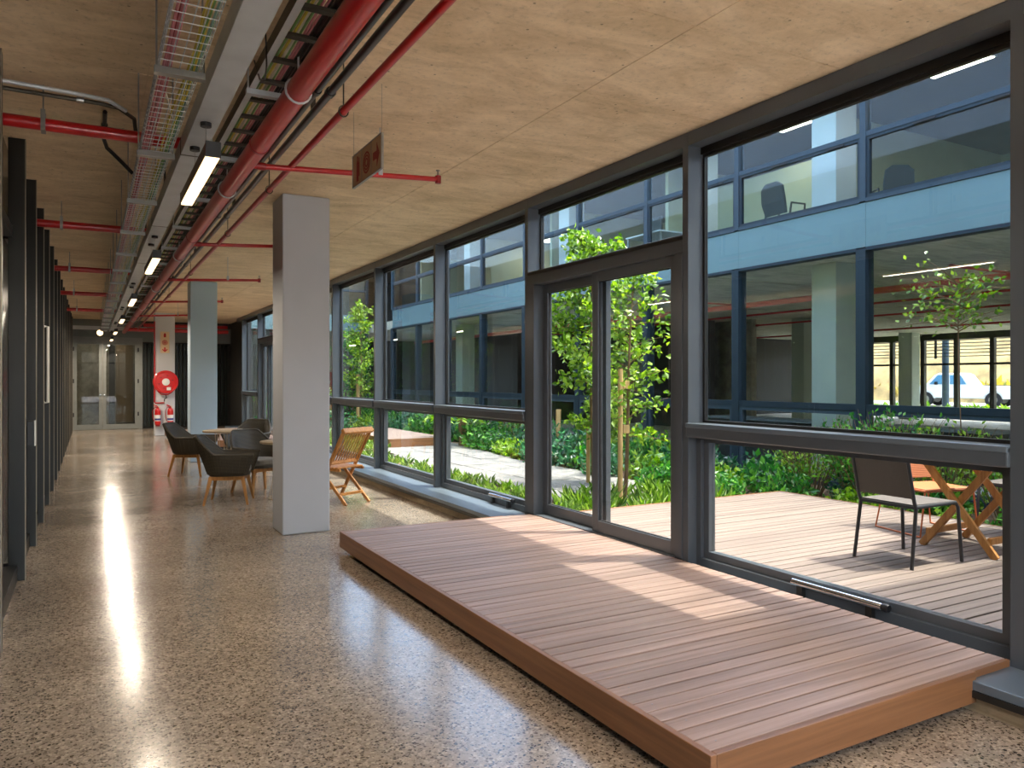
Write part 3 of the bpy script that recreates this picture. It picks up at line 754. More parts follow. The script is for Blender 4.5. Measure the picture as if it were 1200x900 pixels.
# cross pipes on the left
ords = ['nearest', 'second', 'third', 'fourth', 'fifth']
for i, y in enumerate((5.47, 8.92, 12.42, 15.88, 19.55)):
    t = thing('cross_pipe', '%s red pipe crossing from the dark left partition to the mesh tray' % ords[i], 'pipe', group='red cross pipes on the left')
    MB().tube([(-0.55, y, 3.06), (0.60, y, 3.06)], 0.038, 14).build('pipe', 'red_pipe', t, smooth=True)
    MB().box(-0.26, -0.235, y - 0.044, y + 0.044, 3.015, 3.02).box(-0.26, -0.235, y - 0.048, y - 0.042, 3.015, 3.14).box(-0.26, -0.235, y + 0.042, y + 0.048, 3.015, 3.14).box(-0.252, -0.243, y - 0.004, y + 0.004, 3.10, CEIL).build('bracket', 'steel', t)
# conduits beside the nearest cross pipe
t = thing('conduit', 'dark conduit pair bending up beside the nearest red cross pipe', 'conduit')
MB().tube([(-0.55, 5.32, 3.20), (0.05, 5.34, 3.20), (0.16, 5.36, 3.195), (0.25, 5.45, 3.17), (0.27, 5.6, 3.1)], 0.013, 8).build('tube', 'tray_dark', t, smooth=True)
MB().tube([(-0.55, 5.25, 3.22), (-0.1, 5.28, 3.22), (0.1, 5.30, 3.215), (0.2, 5.38, 3.19)], 0.013, 8).build('tube', 'galvanised', t, smooth=True)
MB().lathe([(0.018, -0.02), (0.018, 0.02)], (-0.05, 5.335, 3.20), 10, 'X').build('coupling', 'steel', t)
t = thing('conduit', 'small dark conduit elbow dropping behind the nearest red cross pipe', 'conduit')
MB().tube([(0.09, 5.75, 3.28), (0.09, 5.98, 3.26), (0.09, 6.2, 3.22), (0.11, 6.26, 3.18), (0.18, 6.28, 3.12), (0.28, 6.28, 3.02)], 0.014, 8).build('tube', 'conduit', t, smooth=True)
MB().lathe([(0.02, -0.03), (0.02, 0.03)], (0.09, 6.0, 3.26), 10, 'Y').build('coupling', 'tray_dark', t)
# trunking
tr = thing('cable_trunking', 'flat galvanised trunking box between the mesh tray and the ladder tray', 'trunking')
src = None
for i in range(11):
    y = -2.62 + i * 2.42 + 0.33
    if src is None: src = B(0.478, 0.602, 0.004, 2.414, 2.85, 2.95).build('section', 'galvanised', tr, loc=(0, y, 0), bevel=0.002)
    else: inst(src, tr, (0, y, 0))
    B(0.476, 0.604, y + 2.41, y + 2.424, 2.848, 2.952).build('joint_strip', 'tray_dark', tr)
dr = B(0.53, 0.545, -0.006, 0.006, 2.95, CEIL - 0.002).build('drop_rod', 'tray_dark', tr, loc=(0, 2.0, 0))
for i in range(1, 10): inst(dr, tr, (0, 2.0 + i * 2.42, 0))
# wire mesh tray
mt = thing('mesh_tray', 'wire mesh cable tray left of the galvanised trunking', 'cable tray')
MX0, MX1, MZ = 0.262, 0.425, 2.852
for x, z in [(MX0, MZ + 0.055), (MX0, MZ + 0.028), (MX0, MZ), (MX0 + 0.04, MZ), (MX0 + 0.08, MZ), (MX0 + 0.12, MZ), (MX1, MZ), (MX1, MZ + 0.028), (MX1, MZ + 0.055)]:
    ypipe(x, z, 0.0026, -1.0, 24.6, 5).build('long_wire', 'galvanised', mt)
cw = MB().tube([(MX0, 0, MZ + 0.055), (MX0, 0, MZ - 0.004), (MX1, 0, MZ - 0.004), (MX1, 0, MZ + 0.055)], 0.0022, 4).build('cross_wire', 'galvanised', mt, loc=(0, 1.2, 0))
for i in range(1, 285): inst(cw, mt, (0, 1.2 + i * 0.08, 0))
brk = MB().box(MX0 - 0.02, MX1 + 0.02, -0.021, 0.021, MZ - 0.035, MZ - 0.006).box(MX0 - 0.015, MX0 - 0.007, -0.004, 0.004, MZ - 0.006, CEIL - 0.001).box(MX1 + 0.007, MX1 + 0.015, -0.004, 0.004, MZ - 0.006, CEIL - 0.001).build('bracket', 'steel', mt, loc=(0, 3.61, 0))
for i in range(-2, 15):
    if i: inst(brk, mt, (0, 3.61 + i * 1.372, 0))
def cable(x, z, r, mat, label, group, amp=0.008, y0=-0.9, y1=24.4, step=0.22, seg=5, fs=1.0):
    rr = random.Random(int(x * 9999) + int(z * 7777)); ph = rr.uniform(0, 6); pts = []; y = y0
    while y < y1:
        pts.append((x + amp * math.sin(y * 2.3 * fs + ph) + rr.uniform(-.3, .3) * amp, y, z + 0.5 * amp * math.sin(y * 1.7 + ph * 2) + r)); y += step
    return tag(MB().tube(pts, r, seg).build('cable', mat, None, smooth=True), label, 'cable', group)
for i in range(5):
    cable(MX0 + 0.014 + i * 0.0085, MZ + 0.004 + (i % 2) * 0.010, 0.0052, 'cable_pink', 'pink data cable lying in the mesh tray', 'pink cables in the mesh tray', 0.004)
for i in range(2): cable(MX0 + 0.022 + i * 0.012, MZ + 0.018, 0.005, 'cable_red', 'red cable lying among the pink cables in the mesh tray', 'red cables in the mesh tray', 0.004)
for i in range(3): cable(MX0 + 0.112 + i * 0.010, MZ + 0.004 + i * 0.004, 0.0052, 'cable_yellow', 'yellow cable winding along the mesh tray', 'yellow cables in the mesh tray', 0.010)
for i in range(3): cable(MX0 + 0.128 + i * 0.010, MZ + 0.006 + i * 0.006, 0.0045, 'cable_green', 'green cable along the right side of the mesh tray', 'green cables in the mesh tray', 0.006)
cable(MX0 + 0.151, MZ + 0.010, 0.005, 'cable_teal', 'pale teal cable along the right edge of the mesh tray', None, 0.003)
pts = [(MX0 + 0.03, 3.7, MZ + 0.02), (MX0 + 0.05, 3.95, MZ + 0.015), (MX0 + 0.10, 4.25, MZ + 0.012), (MX0 + 0.135, 4.45, MZ + 0.014), (MX0 + 0.14, 4.7, MZ + 0.016), (MX0 + 0.12, 4.95, MZ + 0.014), (MX0 + 0.11, 5.6, MZ + 0.014), (MX0 + 0.12, 6.4, MZ + 0.014), (MX0 + 0.10, 8.0, MZ + 0.014)]
tag(MB().tube(pts, 0.0045, 6).build('cable', 'cable_white', None, smooth=True), 'single white cable crossing the mesh tray from pink to yellow cables', 'cable')
# ladder tray
ld = thing('ladder_tray', 'dark cable ladder with closely spaced rungs beside the red main pipe', 'cable tray')
LX0, LX1, LZ = 0.755, 0.935, 3.05
for x in (LX0, LX1):
    MB().box(x - 0.003, x + 0.003, SY0, 24.4, LZ, LZ + 0.085).box(x - 0.014, x + 0.014, SY0, 24.4, LZ - 0.004, LZ).build('side_rail', 'galvanised' if x == LX1 else 'tray_dark', ld)
B(LX0 - 0.016, LX0 + 0.016, SY0, 24.4, LZ - 0.007, LZ - 0.0045).build('rail_flange', 'galvanised', ld)
rg = B(LX0 + 0.003, LX1 - 0.003, -0.02, 0.02, LZ - 0.004, LZ + 0.012).build('rung', 'tray_dark', ld, loc=(0, -2.8, 0))
for i in range(1, 90): inst(rg, ld, (0, -2.8 + i * 0.30, 0))
lbk = MB().box(LX0 - 0.03, LX1 + 0.03, -0.02, 0.02, LZ - 0.036, LZ - 0.008).box(LX0 - 0.024, LX0 - 0.016, -0.004, 0.004, LZ - 0.008, CEIL - 0.001).box(LX1 + 0.016, LX1 + 0.024, -0.004, 0.004, LZ - 0.008, CEIL - 0.001).build('bracket', 'galvanised', ld, loc=(0, 4.22, 0))
for i in range(-2, 15):
    if i: inst(lbk, ld, (0, 4.22 + i * 1.37, 0))
for i, (m_, lb_) in enumerate((('cable_white', 'white cable lying on the cable ladder'), ('cable_green', 'green cable lying on the cable ladder'), ('cable_yellow', 'yellow cable lying on the cable ladder'), ('cable_white', None), ('cable_green', None), ('cable_pink', 'pink cable lying on the cable ladder'), ('cable_pink', None), ('black', 'black cable lying on the cable ladder'), ('black', None), ('black', None))):
    lb_ = lb_ or {'cable_white': 'white cable lying on the cable ladder', 'cable_green': 'green cable lying on the cable ladder', 'cable_pink': 'pink cable lying on the cable ladder', 'black': 'black cable lying on the cable ladder'}[m_]
    cable(LX0 + 0.022 + i * 0.0155, LZ + 0.014, 0.0065 if m_ != 'black' else 0.008, m_, lb_, lb_.split()[0] + ' cables on the ladder', 0.004, -2.9, 24.3, 0.3)
# loops of black flex hanging by the ladder
t = MB().tube([(0.70, 3.62, 3.2), (0.71, 3.62, 3.05), (0.72, 3.66, 2.96), (0.74, 3.8, 2.95), (0.745, 3.95, 3.0), (0.745, 4.1, 3.15)], 0.004, 6)
tag(t.build('flex_cord', 'black', None, smooth=True), 'loose black flex looping beside the cable ladder near the first lamp', 'cord')

# far cross services
t = thing('sprinkler_main', 'red fire pipe crossing the corridor at the far end', 'pipe')
MB().tube([(0.9, 24.6, 2.95), (3.7, 24.6, 2.95)], 0.055, 14).build('pipe', 'red_pipe', t, smooth=True)
MB().lathe([(0.055, -0.02), (0.07, -0.02), (0.07, 0.02), (0.055, 0.02)], (2.7, 24.6, 2.95), 14, 'X').build('coupling', 'red_dark', t)
t = thing('sprinkler_main', 'second red fire pipe above the other one at the far end', 'pipe')
MB().tube([(1.4, 25.1, 3.12), (3.75, 25.1, 3.12)], 0.05, 14).build('pipe', 'red_pipe', t, smooth=True)
for x in (1.7, 3.0): B(x, x + 0.02, 25.09, 25.11, 3.16, CEIL - 0.001).build('hanger', 'galvanised', t)
tag(B(-0.52, 1.5, 25.25, 25.40, 2.96, 3.06).build('cable_tray', 'galvanised', None), 'grey cable tray crossing above the far glazed doors', 'cable tray')

# ================================================================== LINEAR LAMPS
def lamp(y0, label, first=None):
    if first is not None:
        r = dup(first, (0.535, y0, 2.6), 0, label, 'linear lamps along the corridor')
        if y0 > 14:
            for ch in r.children:
                if ch.type == 'LIGHT': ch.data = ch.data.copy(); ch.data.energy = LAMP_W * 3.2
        return r
    t = thing('linear_lamp', label, 'lamp', (0.535, y0, 2.6), 0, 'linear lamps along the corridor')
    MB().box(-0.035, 0.035, 0, 1.2, 0.012, 0.075).build('housing', 'lamp_body', t, bevel=0.004)
    MB().box(-0.031, 0.031, 0.015, 1.185, 0.0, 0.0115).build('diffuser', 'lamp_glow', t)
    for y in (0.0, 1.2): MB().box(-0.036, 0.036, y - 0.006, y + 0.006, 0.001, 0.077).build('end_cap', 'black', t)
    for y in (0.27, 0.75):
        MB().tube([(0, y, 0.075), (0, y, 0.25)], 0.0012, 4).build('suspension_wire', 'steel', t)
        MB().lathe([(0.028, 0.228), (0.028, 0.2495)], (0, y, 0), 14, 'Z').build('ceiling_rose', 'black', t, smooth=True)
    ar = bpy.data.lights.new('lamp_light', 'AREA'); ar.shape = 'RECTANGLE'; ar.size = 0.06; ar.size_y = 1.15; ar.energy = LAMP_W; ar.color = (1.0, 0.86, 0.69)
    lo = bpy.data.objects.new('lamp_light', ar); C.objects.link(lo); lo.parent = t; lo.location = (0, 0.6, -0.006)
    return t
l0 = lamp(4.02, 'nearest hanging linear lamp, largest in view')
for y, lb_ in ((7.62, 'second hanging linear lamp from the front'), (11.6, 'third hanging linear lamp from the front'), (15.6, 'fourth hanging linear lamp from the front'), (19.8, 'fifth hanging linear lamp from the front'), (23.5, 'farthest hanging linear lamp, just before the glazed doors'), (0.2, 'added unseen linear lamp above the camera'), (-2.5, 'added unseen linear lamp behind the camera')):  # last two are unseen, added to lift the interior light
    lamp(y, lb_, l0)
for x, y, lb_ in ((2.5, -2.2, 'added unseen fill lamp behind the camera on the window side'), (2.5, -0.6, 'added unseen fill lamp over the floor beside the camera'), (1.5, -2.2, 'added unseen middle fill lamp behind the camera'), (3.3, -2.2, 'added unseen fill lamp behind the camera nearest the right wall')):  # unseen lamps added to light the column fronts
    o = lamp(y, lb_, l0); o.location.x = x; o.location.z = 3.05
t = thing('spot_lamp', 'small round warm lamp above the far glazed doors', 'lamp', (0.27, 25.959, 2.9))
MB().lathe([(0.05, 0.0), (0.10, -0.03), (0.11, -0.06)], (0, 0, 0), 14, 'Y').build('housing', 'lamp_body', t, smooth=True)
MB().lathe([(0.085, -0.061), (0.06, -0.075), (0.02, -0.08)], (0, 0, 0), 14, 'Y').build('diffuser', 'lamp_glow', t, smooth=True)

# ================================================================== SIGNS, HOSE REEL, EXTINGUISHERS
def circle(cx, cy, r, n=20): return [(cx + r * math.cos(2 * PI * i / n), cy + r * math.sin(2 * PI * i / n)) for i in range(n)]
def ringshape(mb, cx, cy, r, wd, h0, h1, axis, n=20):
    a = circle(cx, cy, r, n); b = circle(cx, cy, r - wd, n)
    for i in range(n):
        j = (i + 1) % n; mb.prism([a[i], a[j], b[j], b[i]], h0, h1, axis)
# hanging sign: long face parallel to the corridor
sg = thing('fire_sign', 'hanging fire equipment sign with extinguisher, hose reel and arrow symbols', 'sign', (1.55, 4.44, 2.79))
B(0, 0.008, 0, 0.57, 0, 0.205).build('board', 'sign_board_shaded', sg)
fr = MB().box(-0.004, 0.012, -0.006, 0.576, -0.006, 0.0).box(-0.004, 0.012, -0.006, 0.576, 0.205, 0.211).box(-0.004, 0.012, -0.006, 0.0, 0, 0.205).box(-0.004, 0.012, 0.57, 0.576, 0, 0.205)
fr.build('frame', 'steel', sg)
for face, (h0, h1) in (('near', (-0.0015, -0.0002)), ('far', (0.0082, 0.0095))):
    # seen from the corridor +y is to the left
    MB().prism([(0.13, 0.175), (0.05, 0.105), (0.085, 0.105)] if False else [(0.035, 0.10), (0.085, 0.175), (0.085, 0.125), (0.155, 0.125), (0.155, 0.075), (0.085, 0.075), (0.085, 0.025)], h0, h1, 'X').build('arrow_symbol', 'sign_red_shaded', sg)
    m_ = MB()
    for r in (0.07, 0.05, 0.03): ringshape(m_, 0.285, 0.10, r, 0.012, h0, h1, 'X')
    m_.build('hose_symbol', 'sign_red_shaded', sg)
    MB().prism([(0.45, 0.02), (0.49, 0.02), (0.49, 0.14), (0.48, 0.16), (0.48, 0.185), (0.46, 0.185), (0.46, 0.16), (0.45, 0.14)], h0, h1, 'X').box(h0, h1, 0.43, 0.445, 0.05, 0.17).build('extinguisher_symbol', 'sign_red_shaded', sg)
    MB().box(h0, h1, 0.187, 0.194, 0, 0.205).box(h0, h1, 0.377, 0.384, 0, 0.205).build('divider', 'steel', sg)
for y in (0.004, 0.566): MB().tube([(0.004, y, 0.21), (0.004, y, 0.508)], 0.0012, 4).build('hanging_wire', 'steel', sg)

YC = 22.5     # front of the hose reel column
s2 = thing('fire_sign', 'upright fire equipment sign above the hose reel on the column', 'sign', (1.77, YC - 0.03, 2.22))
B(-0.11, 0.11, 0, 0.03, 0, 0.57).build('board', 'sign_board_bright', s2)
MB().prism([(-0.03, 0.42), (0.03, 0.42), (0.03, 0.5), (0.012, 0.53), (-0.012, 0.53), (-0.03, 0.5)], -0.003, -0.0005, 'Y').build('extinguisher_symbol', 'sign_red_bright', s2)
m_ = MB()
for r in (0.07, 0.05, 0.03, 0.015): ringshape(m_, 0, 0.28, r, 0.012, -0.003, -0.0005, 'Y')
m_.build('hose_symbol', 'sign_red_bright', s2)
MB().prism([(0, 0.02), (0.075, 0.09), (0.05, 0.105), (0.02, 0.08), (0.02, 0.15), (-0.02, 0.15), (-0.02, 0.08), (-0.05, 0.105), (-0.075, 0.09)], -0.003, -0.0005, 'Y').build('arrow_symbol', 'sign_red_bright', s2)

hr = thing('hose_reel', 'red fire hose reel mounted on the far grey column', 'hose reel', (1.78, YC, 1.44))
MB().lathe([(0.30, -0.06), (0.31, -0.05), (0.31, -0.20), (0.30, -0.215), (0.27, -0.22), (0.25, -0.20), (0.10, -0.205), (0.02, -0.205)], (0, 0, 0), 32, 'Y').build('drum', 'reel_red', hr, smooth=True)
MB().lathe([(0.095, -0.206), (0.095, -0.225), (0.05, -0.24), (0.01, -0.24)], (0, 0, 0), 20, 'Y').build('hub_label', 'label_white', hr, smooth=True)
for i in range(3): MB().tube([(0.2 * math.cos(a), -0.21, 0.2 * math.sin(a)) for a in [PI * 2 * j / 28 for j in range(28)]], 0.0, 4) if False else None
for i in range(6):
    a = i * PI / 3 + 0.3; B(-0.025, 0.025, -0.2035, -0.2015, -0.012, 0.012).build('vent_slot', 'red_dark', hr, loc=(0.17 * math.cos(a), 0, 0.17 * math.sin(a)))
B(0.02, 0.12, -0.224, -0.222, -0.22, -0.14).build('label_plate', 'label_white', hr)
for r in (0.235, 0.255, 0.275): MB().tube([(r * math.cos(a), -0.13 + 0.02 * math.sin(3 * a), r * math.sin(a)) for a in [PI * 2 * j / 28 for j in range(28)]], 0.012, 6, closed=True).build('hose', 'black', hr, smooth=True)
MB().tube([(-0.2, -0.12, -0.24), (-0.1, -0.14, -0.33), (0.05, -0.14, -0.34), (0.15, -0.13, -0.28), (0.2, -0.12, -0.22)], 0.014, 8).build('hose_guide', 'reel_red', hr, smooth=True)
MB().tube([(0.0, -0.14, -0.34), (0.02, -0.14, -0.42), (-0.03, -0.14, -0.46), (-0.03, -0.14, -0.52)], 0.016, 8).build('nozzle', 'chrome', hr, smooth=True)
MB().tube([(-0.02, -0.03, -0.56), (-0.24, -0.03, -0.56), (-0.262, -0.03, -0.54), (-0.262, -0.03, 1.55), (-0.262, -0.03, 1.62)], 0.018, 8).build('supply_pipe', 'red_pipe', hr, smooth=True)
B(-0.06, 0.06, -0.06, 0.0, -0.06, 0.06).build('wall_bracket', 'red_dark', hr)

def extinguisher(x, label, first=None):
    if first is not None: return dup(first, (x, YC - 0.10, 0.30), 0, label, 'fire extinguishers on the column')
    t = thing('fire_extinguisher', label, 'extinguisher', (x, YC - 0.10, 0.30), 0, 'fire extinguishers on the column')
    MB().lathe([(0.055, 0.0), (0.07, 0.0), (0.075, 0.02), (0.075, 0.36), (0.06, 0.42), (0.03, 0.45), (0.02, 0.47)], (0, 0, 0), 18).build('cylinder', 'reel_red', t, smooth=True)
    MB().lathe([(0.0765, 0.10), (0.0765, 0.26)], (0, 0, 0), 18).build('label_band', 'label_white', t, smooth=True)
    MB().lathe([(0.0775, 0.12), (0.0775, 0.17)], (0, 0, 0), 18).build('label_stripe', 'label_blue', t, smooth=True)
    MB().tube([(0.02, 0, 0.47), (-0.02, 0, 0.50), (-0.10, 0, 0.53)], 0.012, 6).tube([(0.0, 0, 0.49), (-0.09, 0, 0.49)], 0.008, 6).build('handle', 'reel_red', t)
    MB().tube([(0.02, -0.01, 0.47), (-0.08, -0.03, 0.46), (-0.125, -0.03, 0.36), (-0.12, -0.03, 0.2), (-0.09, -0.04, 0.10)], 0.011, 8).build('hose', 'red_dark', t, smooth=True)
    MB().lathe([(0.02, -0.05), (0.02, 0.0)], (0.03, 0, 0.48), 8, 'Y').build('gauge', 'sign_board_bright', t)
    B(-0.04, 0.04, 0.05, 0.099, 0.30, 0.33).build('bracket', 'black', t)
    B(-0.05, 0.05, -0.05, 0.099, -0.04, -0.001).build('foot_bracket', 'red_dark', t)
    return t
e0 = extinguisher(1.59, 'left of the two red fire extinguishers under the hose reel')
extinguisher(1.90, 'right of the two red fire extinguishers under the hose reel', e0)

# window actuators
def actuator(y, label, L=0.62):
    t = thing('window_opener', label, 'window opener', (3.86, y, 0.235), 0, 'window openers')
    MB().tube([(0, 0, 0), (0, L, 0)], 0.022, 10).build('barrel', 'chrome', t, smooth=True)
    MB().lathe([(0.023, -0.002), (0.025, -0.03), (0.02, -0.04)], (0, 0, 0), 10, 'Y').build('end_cap', 'black', t, smooth=True)
    for yy in (0.06, L - 0.08): B(-0.014, 0.024, yy, yy + 0.04, -0.085, -0.016).build('bracket', 'frame_dark', t)
actuator(2.72, 'silver tubular window opener on the nearest bottom sash')
actuator(6.98, 'silver window opener on the sash beyond the sliding door', 0.5)

# ================================================================== FURNITURE
def wicker_chair(label, loc, rz, first=None):
    G = 'dark wicker armchairs round the small tables'
    if first is not None: return dup(first, loc, rz, label, G)
    t = thing('wicker_armchair', label, 'armchair', loc, rz, G)      # faces -y locally
    mb = MB(); nu, nv = 37, 7
    for i in range(nu):
        u = i / (nu - 1); a = PI * (u * 1.30 - 0.15)               # round the back from arm to arm
        back = min(1.0, max(0.0, (0.30 - abs(u - 0.5)) / 0.17))
        for j in range(nv):
            v = j / (nv - 1)
            rx = 0.235 + 0.085 * v; ry = 0.235 + 0.06 * v + 0.09 * back * v
            n_ = 2.6
            ca, sa = math.cos(a), math.sin(a)
            x = rx * math.copysign(abs(ca) ** (2 / n_), ca); y = ry * math.copysign(abs(sa) ** (2 / n_), sa)
            if sa < 0: y = sa * 0.55 * (1 + 0.3 * v) ; x = rx * math.copysign(1, ca) * (1 - 0.02 * v)
            ztop = 0.60 + 0.21 * back
            z = 0.36 + (ztop - 0.36) * v
            mb.v.append((x, y, z))
    for i in range(nu - 1):
        for j in range(nv - 1):
            a = i * nv + j; mb.f.append((a, a + nv, a + nv + 1, a + 1))
    sh = mb.build('shell', 'wicker', t, smooth=True, solid=0.028)
    rim = [mb.v[i * nv + nv - 1] for i in range(nu)]
    MB().tube(rim, 0.018, 8).build('rim', 'wicker', sh, smooth=True)
    # woven ribs
    rib = MB()
    for i in range(1, nu - 1):
        p = [Vector(mb.v[i * nv + j]) * 1.0 for j in range(nv)]
        q = [Vector((v.x * 1.045, v.y * 1.045, v.z)) for v in p]
        rib.tube(q, 0.0055, 4)
    rib.build('woven_ribs', 'wicker', sh)
    MB().prism([(0.23 * math.copysign(abs(math.cos(a)) ** .75, math.cos(a)), 0.235 * math.copysign(abs(math.sin(a)) ** .75, math.sin(a)) - 0.01) for a in [2 * PI * k / 24 for k in range(24)]], 0.34, 0.375, 'Z').build('seat_base', 'wicker', t)
    MB().prism([(0.225 * math.copysign(abs(math.cos(a)) ** .7, math.cos(a)), 0.23 * math.copysign(abs(math.sin(a)) ** .7, math.sin(a)) - 0.02) for a in [2 * PI * k / 24 for k in range(24)]], 0.376, 0.455, 'Z').build('cushion', 'cushion', t, bevel=0.02)
    for sx in (-1, 1):
        for sy in (-1, 1):
            MB().bar((sx * 0.19, sy * 0.18, 0.335), (sx * 0.255, sy * 0.25, 0.0), 0.042, 0.042, (1, 0, 0), 0.026, 0.026).build('leg', 'oak', t, bevel=0.004)
    for sy in (-1, 1): MB().bar((-0.18, sy * 0.185, 0.315), (0.18, sy * 0.185, 0.315), 0.028, 0.045).build('apron', 'oak', t)
    for sx in (-1, 1): MB().bar((sx * 0.195, -0.17, 0.315), (sx * 0.195, 0.17, 0.315), 0.028, 0.045).build('apron', 'oak', t)
    return t
w0 = wicker_chair('nearest dark wicker armchair, closest to the grey column', (1.50, 9.87, 0), math.radians(72))
wicker_chair('dark wicker armchair at far left, beside the open corridor', (1.40, 12.98, 0), math.radians(62), w0)
wicker_chair('dark wicker armchair with a visible grey cushion, partly behind the grey column', (1.98, 10.55, 0), math.radians(22), w0)
wicker_chair('farthest dark wicker armchair, behind the round table', (2.33, 13.3, 0), math.radians(-35), w0)

def side_table(label, loc, r, group):
    t = thing('round_table', label, 'table', loc, 0, group)
    MB().lathe([(r - 0.01, 0.70), (r, 0.705), (r, 0.725), (r - 0.006, 0.73), (0.01, 0.73)], (0, 0, 0), 32).build('tabletop', 'table_wood', t, smooth=True)
    for k in range(8):
        a = 2 * PI * k / 8
        MB().tube([(0.15 * math.cos(a), 0.15 * math.sin(a), 0.70), (0.13 * math.cos(a), 0.13 * math.sin(a), 0.40), (0.20 * math.cos(a), 0.20 * math.sin(a), 0.012)], 0.006, 6).build('wire_leg', 'table_wood', t, smooth=True)
    MB().tube([(0.205 * math.cos(a), 0.205 * math.sin(a), 0.009) for a in [2 * PI * k / 24 for k in range(24)]], 0.008, 6, closed=True).build('foot_ring', 'table_wood', t, smooth=True)
    MB().tube([(0.15 * math.cos(a), 0.15 * math.sin(a), 0.69) for a in [2 * PI * k / 24 for k in range(24)]], 0.007, 6, closed=True).build('top_ring', 'table_wood', t, smooth=True)
side_table('small round table with wire base among the wicker armchairs', (1.82, 12.35, 0), 0.33, 'small round tables')
side_table('small round table mostly hidden behind the grey column', (2.17, 9.85, 0), 0.31, 'small round tables')

# folding slatted chair (faces -y locally)
def folding_chair(label, loc, rz):
    t = thing('folding_chair', label, 'chair', loc, rz)
    W2 = 0.225
    for s in (-1, 1):
        x = s * W2
        MB().bar((x, -0.24, 0.0), (x, 0.30, 0.90), 0.022, 0.042, (0, 1, 0)).build('back_leg', 'teak', t, bevel=0.004)
        MB().bar((x * 0.86, 0.30, 0.0), (x * 0.86, -0.18, 0.44), 0.022, 0.04, (0, 1, 0)).build('front_leg', 'teak', t, bevel=0.004)
    def bp(z): return -0.24 + 0.54 * z / 0.90
    MB().bar((-W2 - 0.025, bp(0.895), 0.885), (W2 + 0.025, bp(0.895), 0.885), 0.05, 0.07, (0, -0.6, 1)).build('top_rail', 'teak', t, bevel=0.01)
    MB().bar((-W2, bp(0.50), 0.50), (W2, bp(0.50), 0.50), 0.022, 0.05, (0, -0.6, 1)).build('lower_rail', 'teak', t, bevel=0.004)
    n = 10
    for i in range(n):
        x = -W2 + 0.035 + i * (2 * W2 - 0.07) / (n - 1)
        MB().bar((x, bp(0.52) + 0.004, 0.52), (x, bp(0.86) + 0.004, 0.86), 0.015, 0.012, (0, 1, 0)).build('back_slat', 'teak', t)
    for i in range(7):
        y = -0.22 + i * 0.058
        MB().box(-W2 + 0.012, W2 - 0.012, y, y + 0.045, 0.43, 0.446).build('seat_slat', 'teak', t, bevel=0.003)
    for x in (-W2 + 0.03, W2 - 0.03): MB().box(x - 0.01, x + 0.01, -0.22, 0.20, 0.40, 0.43).build('seat_rail', 'teak', t)
    MB().bar((-W2, -0.13, 0.16), (W2, -0.13, 0.16), 0.03, 0.03).build('stretcher', 'teak', t)
    MB().bar((-W2 * .86, 0.18, 0.12), (W2 * .86, 0.18, 0.12), 0.03, 0.03).build('stretcher', 'teak', t)
folding_chair('slatted wooden folding chair by the window behind the grey column', (2.70, 9.25, 0), math.radians(208))

# outdoor furniture
ZD = 0.171
def sling_chair(label, loc, rz, first=None):
    G = 'grey metal terrace chairs'
    if first is not None: return dup(first, loc, rz, label, G)
    t = thing('terrace_chair', label, 'chair', loc, rz, G)            # faces +x locally
    for s in (-1, 1):
        MB().tube([(-0.28, s * 0.235, 0.0), (-0.22, s * 0.225, 0.42), (-0.24, s * 0.225, 0.47), (-0.33, s * 0.225, 0.86)], 0.013, 10).build('back_leg', 'chair_metal', t, smooth=True)
        MB().tube([(0.28, s * 0.235, 0.0), (0.25, s * 0.225, 0.40), (0.22, s * 0.225, 0.435), (-0.23, s * 0.225, 0.43)], 0.013, 10).build('front_leg', 'chair_metal', t, smooth=True)
    MB().tube([(-0.33, -0.225, 0.86), (-0.335, -0.2, 0.875), (-0.335, 0.2, 0.875), (-0.33, 0.225, 0.86)], 0.013, 8).build('top_rail', 'chair_metal', t, smooth=True)
    MB().box(-0.225, 0.23, -0.215, 0.215, 0.436, 0.446).build('seat', 'sling', t)
    MB().add([(-0.243, -0.215, 0.49), (-0.243, 0.215, 0.49), (-0.327, 0.215, 0.86), (-0.327, -0.215, 0.86)], [(0, 1, 2, 3)]).build('backrest', 'sling', t, solid=0.008)
    MB().bar((-0.225, -0.22, 0.425), (-0.225, 0.22, 0.425), 0.02, 0.02).build('seat_bar', 'chair_metal', t)
    MB().bar((0.225, -0.22, 0.425), (0.225, 0.22, 0.425), 0.02, 0.02).build('seat_bar', 'chair_metal', t)
    return t
sc0 = sling_chair('grey metal mesh chair on the terrace seen from behind', (5.31, 3.54, ZD), math.radians(-2))
sling_chair('grey metal chair half hidden beyond the terrace table', (7.0, 3.62, ZD), math.radians(184), sc0)
tb = thing('folding_table', 'wooden folding table with crossed legs on the terrace', 'table', (6.15, 3.50, ZD))
for sx in (-0.28, 0.30):
    for s in (-1, 1):
        MB().bar((sx + s * 0.018, s * 0.30, 0.0), (sx + s * 0.018, -s * 0.27, 0.71), 0.03, 0.055, (0, 1, 0)).build('leg', 'teak', tb, bevel=0.004)
for y in (-0.24, 0.24): MB().bar((-0.28, y, 0.12), (0.30, y, 0.12), 0.03, 0.045).build('stretcher', 'teak', tb)
for y in (-0.30, 0.30): MB().bar((-0.36, y, 0.695), (0.38, y, 0.695), 0.03, 0.045).build('apron', 'teak', tb)
for i in range(9): MB().box(-0.40 + i * 0.092, -0.315 + i * 0.092, -0.37, 0.37, 0.722, 0.742).build('top_slat', 'teak', tb, bevel=0.004)
oc_ = thing('wire_chair', 'low orange woven chair on a copper wire base beyond the terrace table', 'chair', (6.45, 4.12, ZD), math.radians(-14))
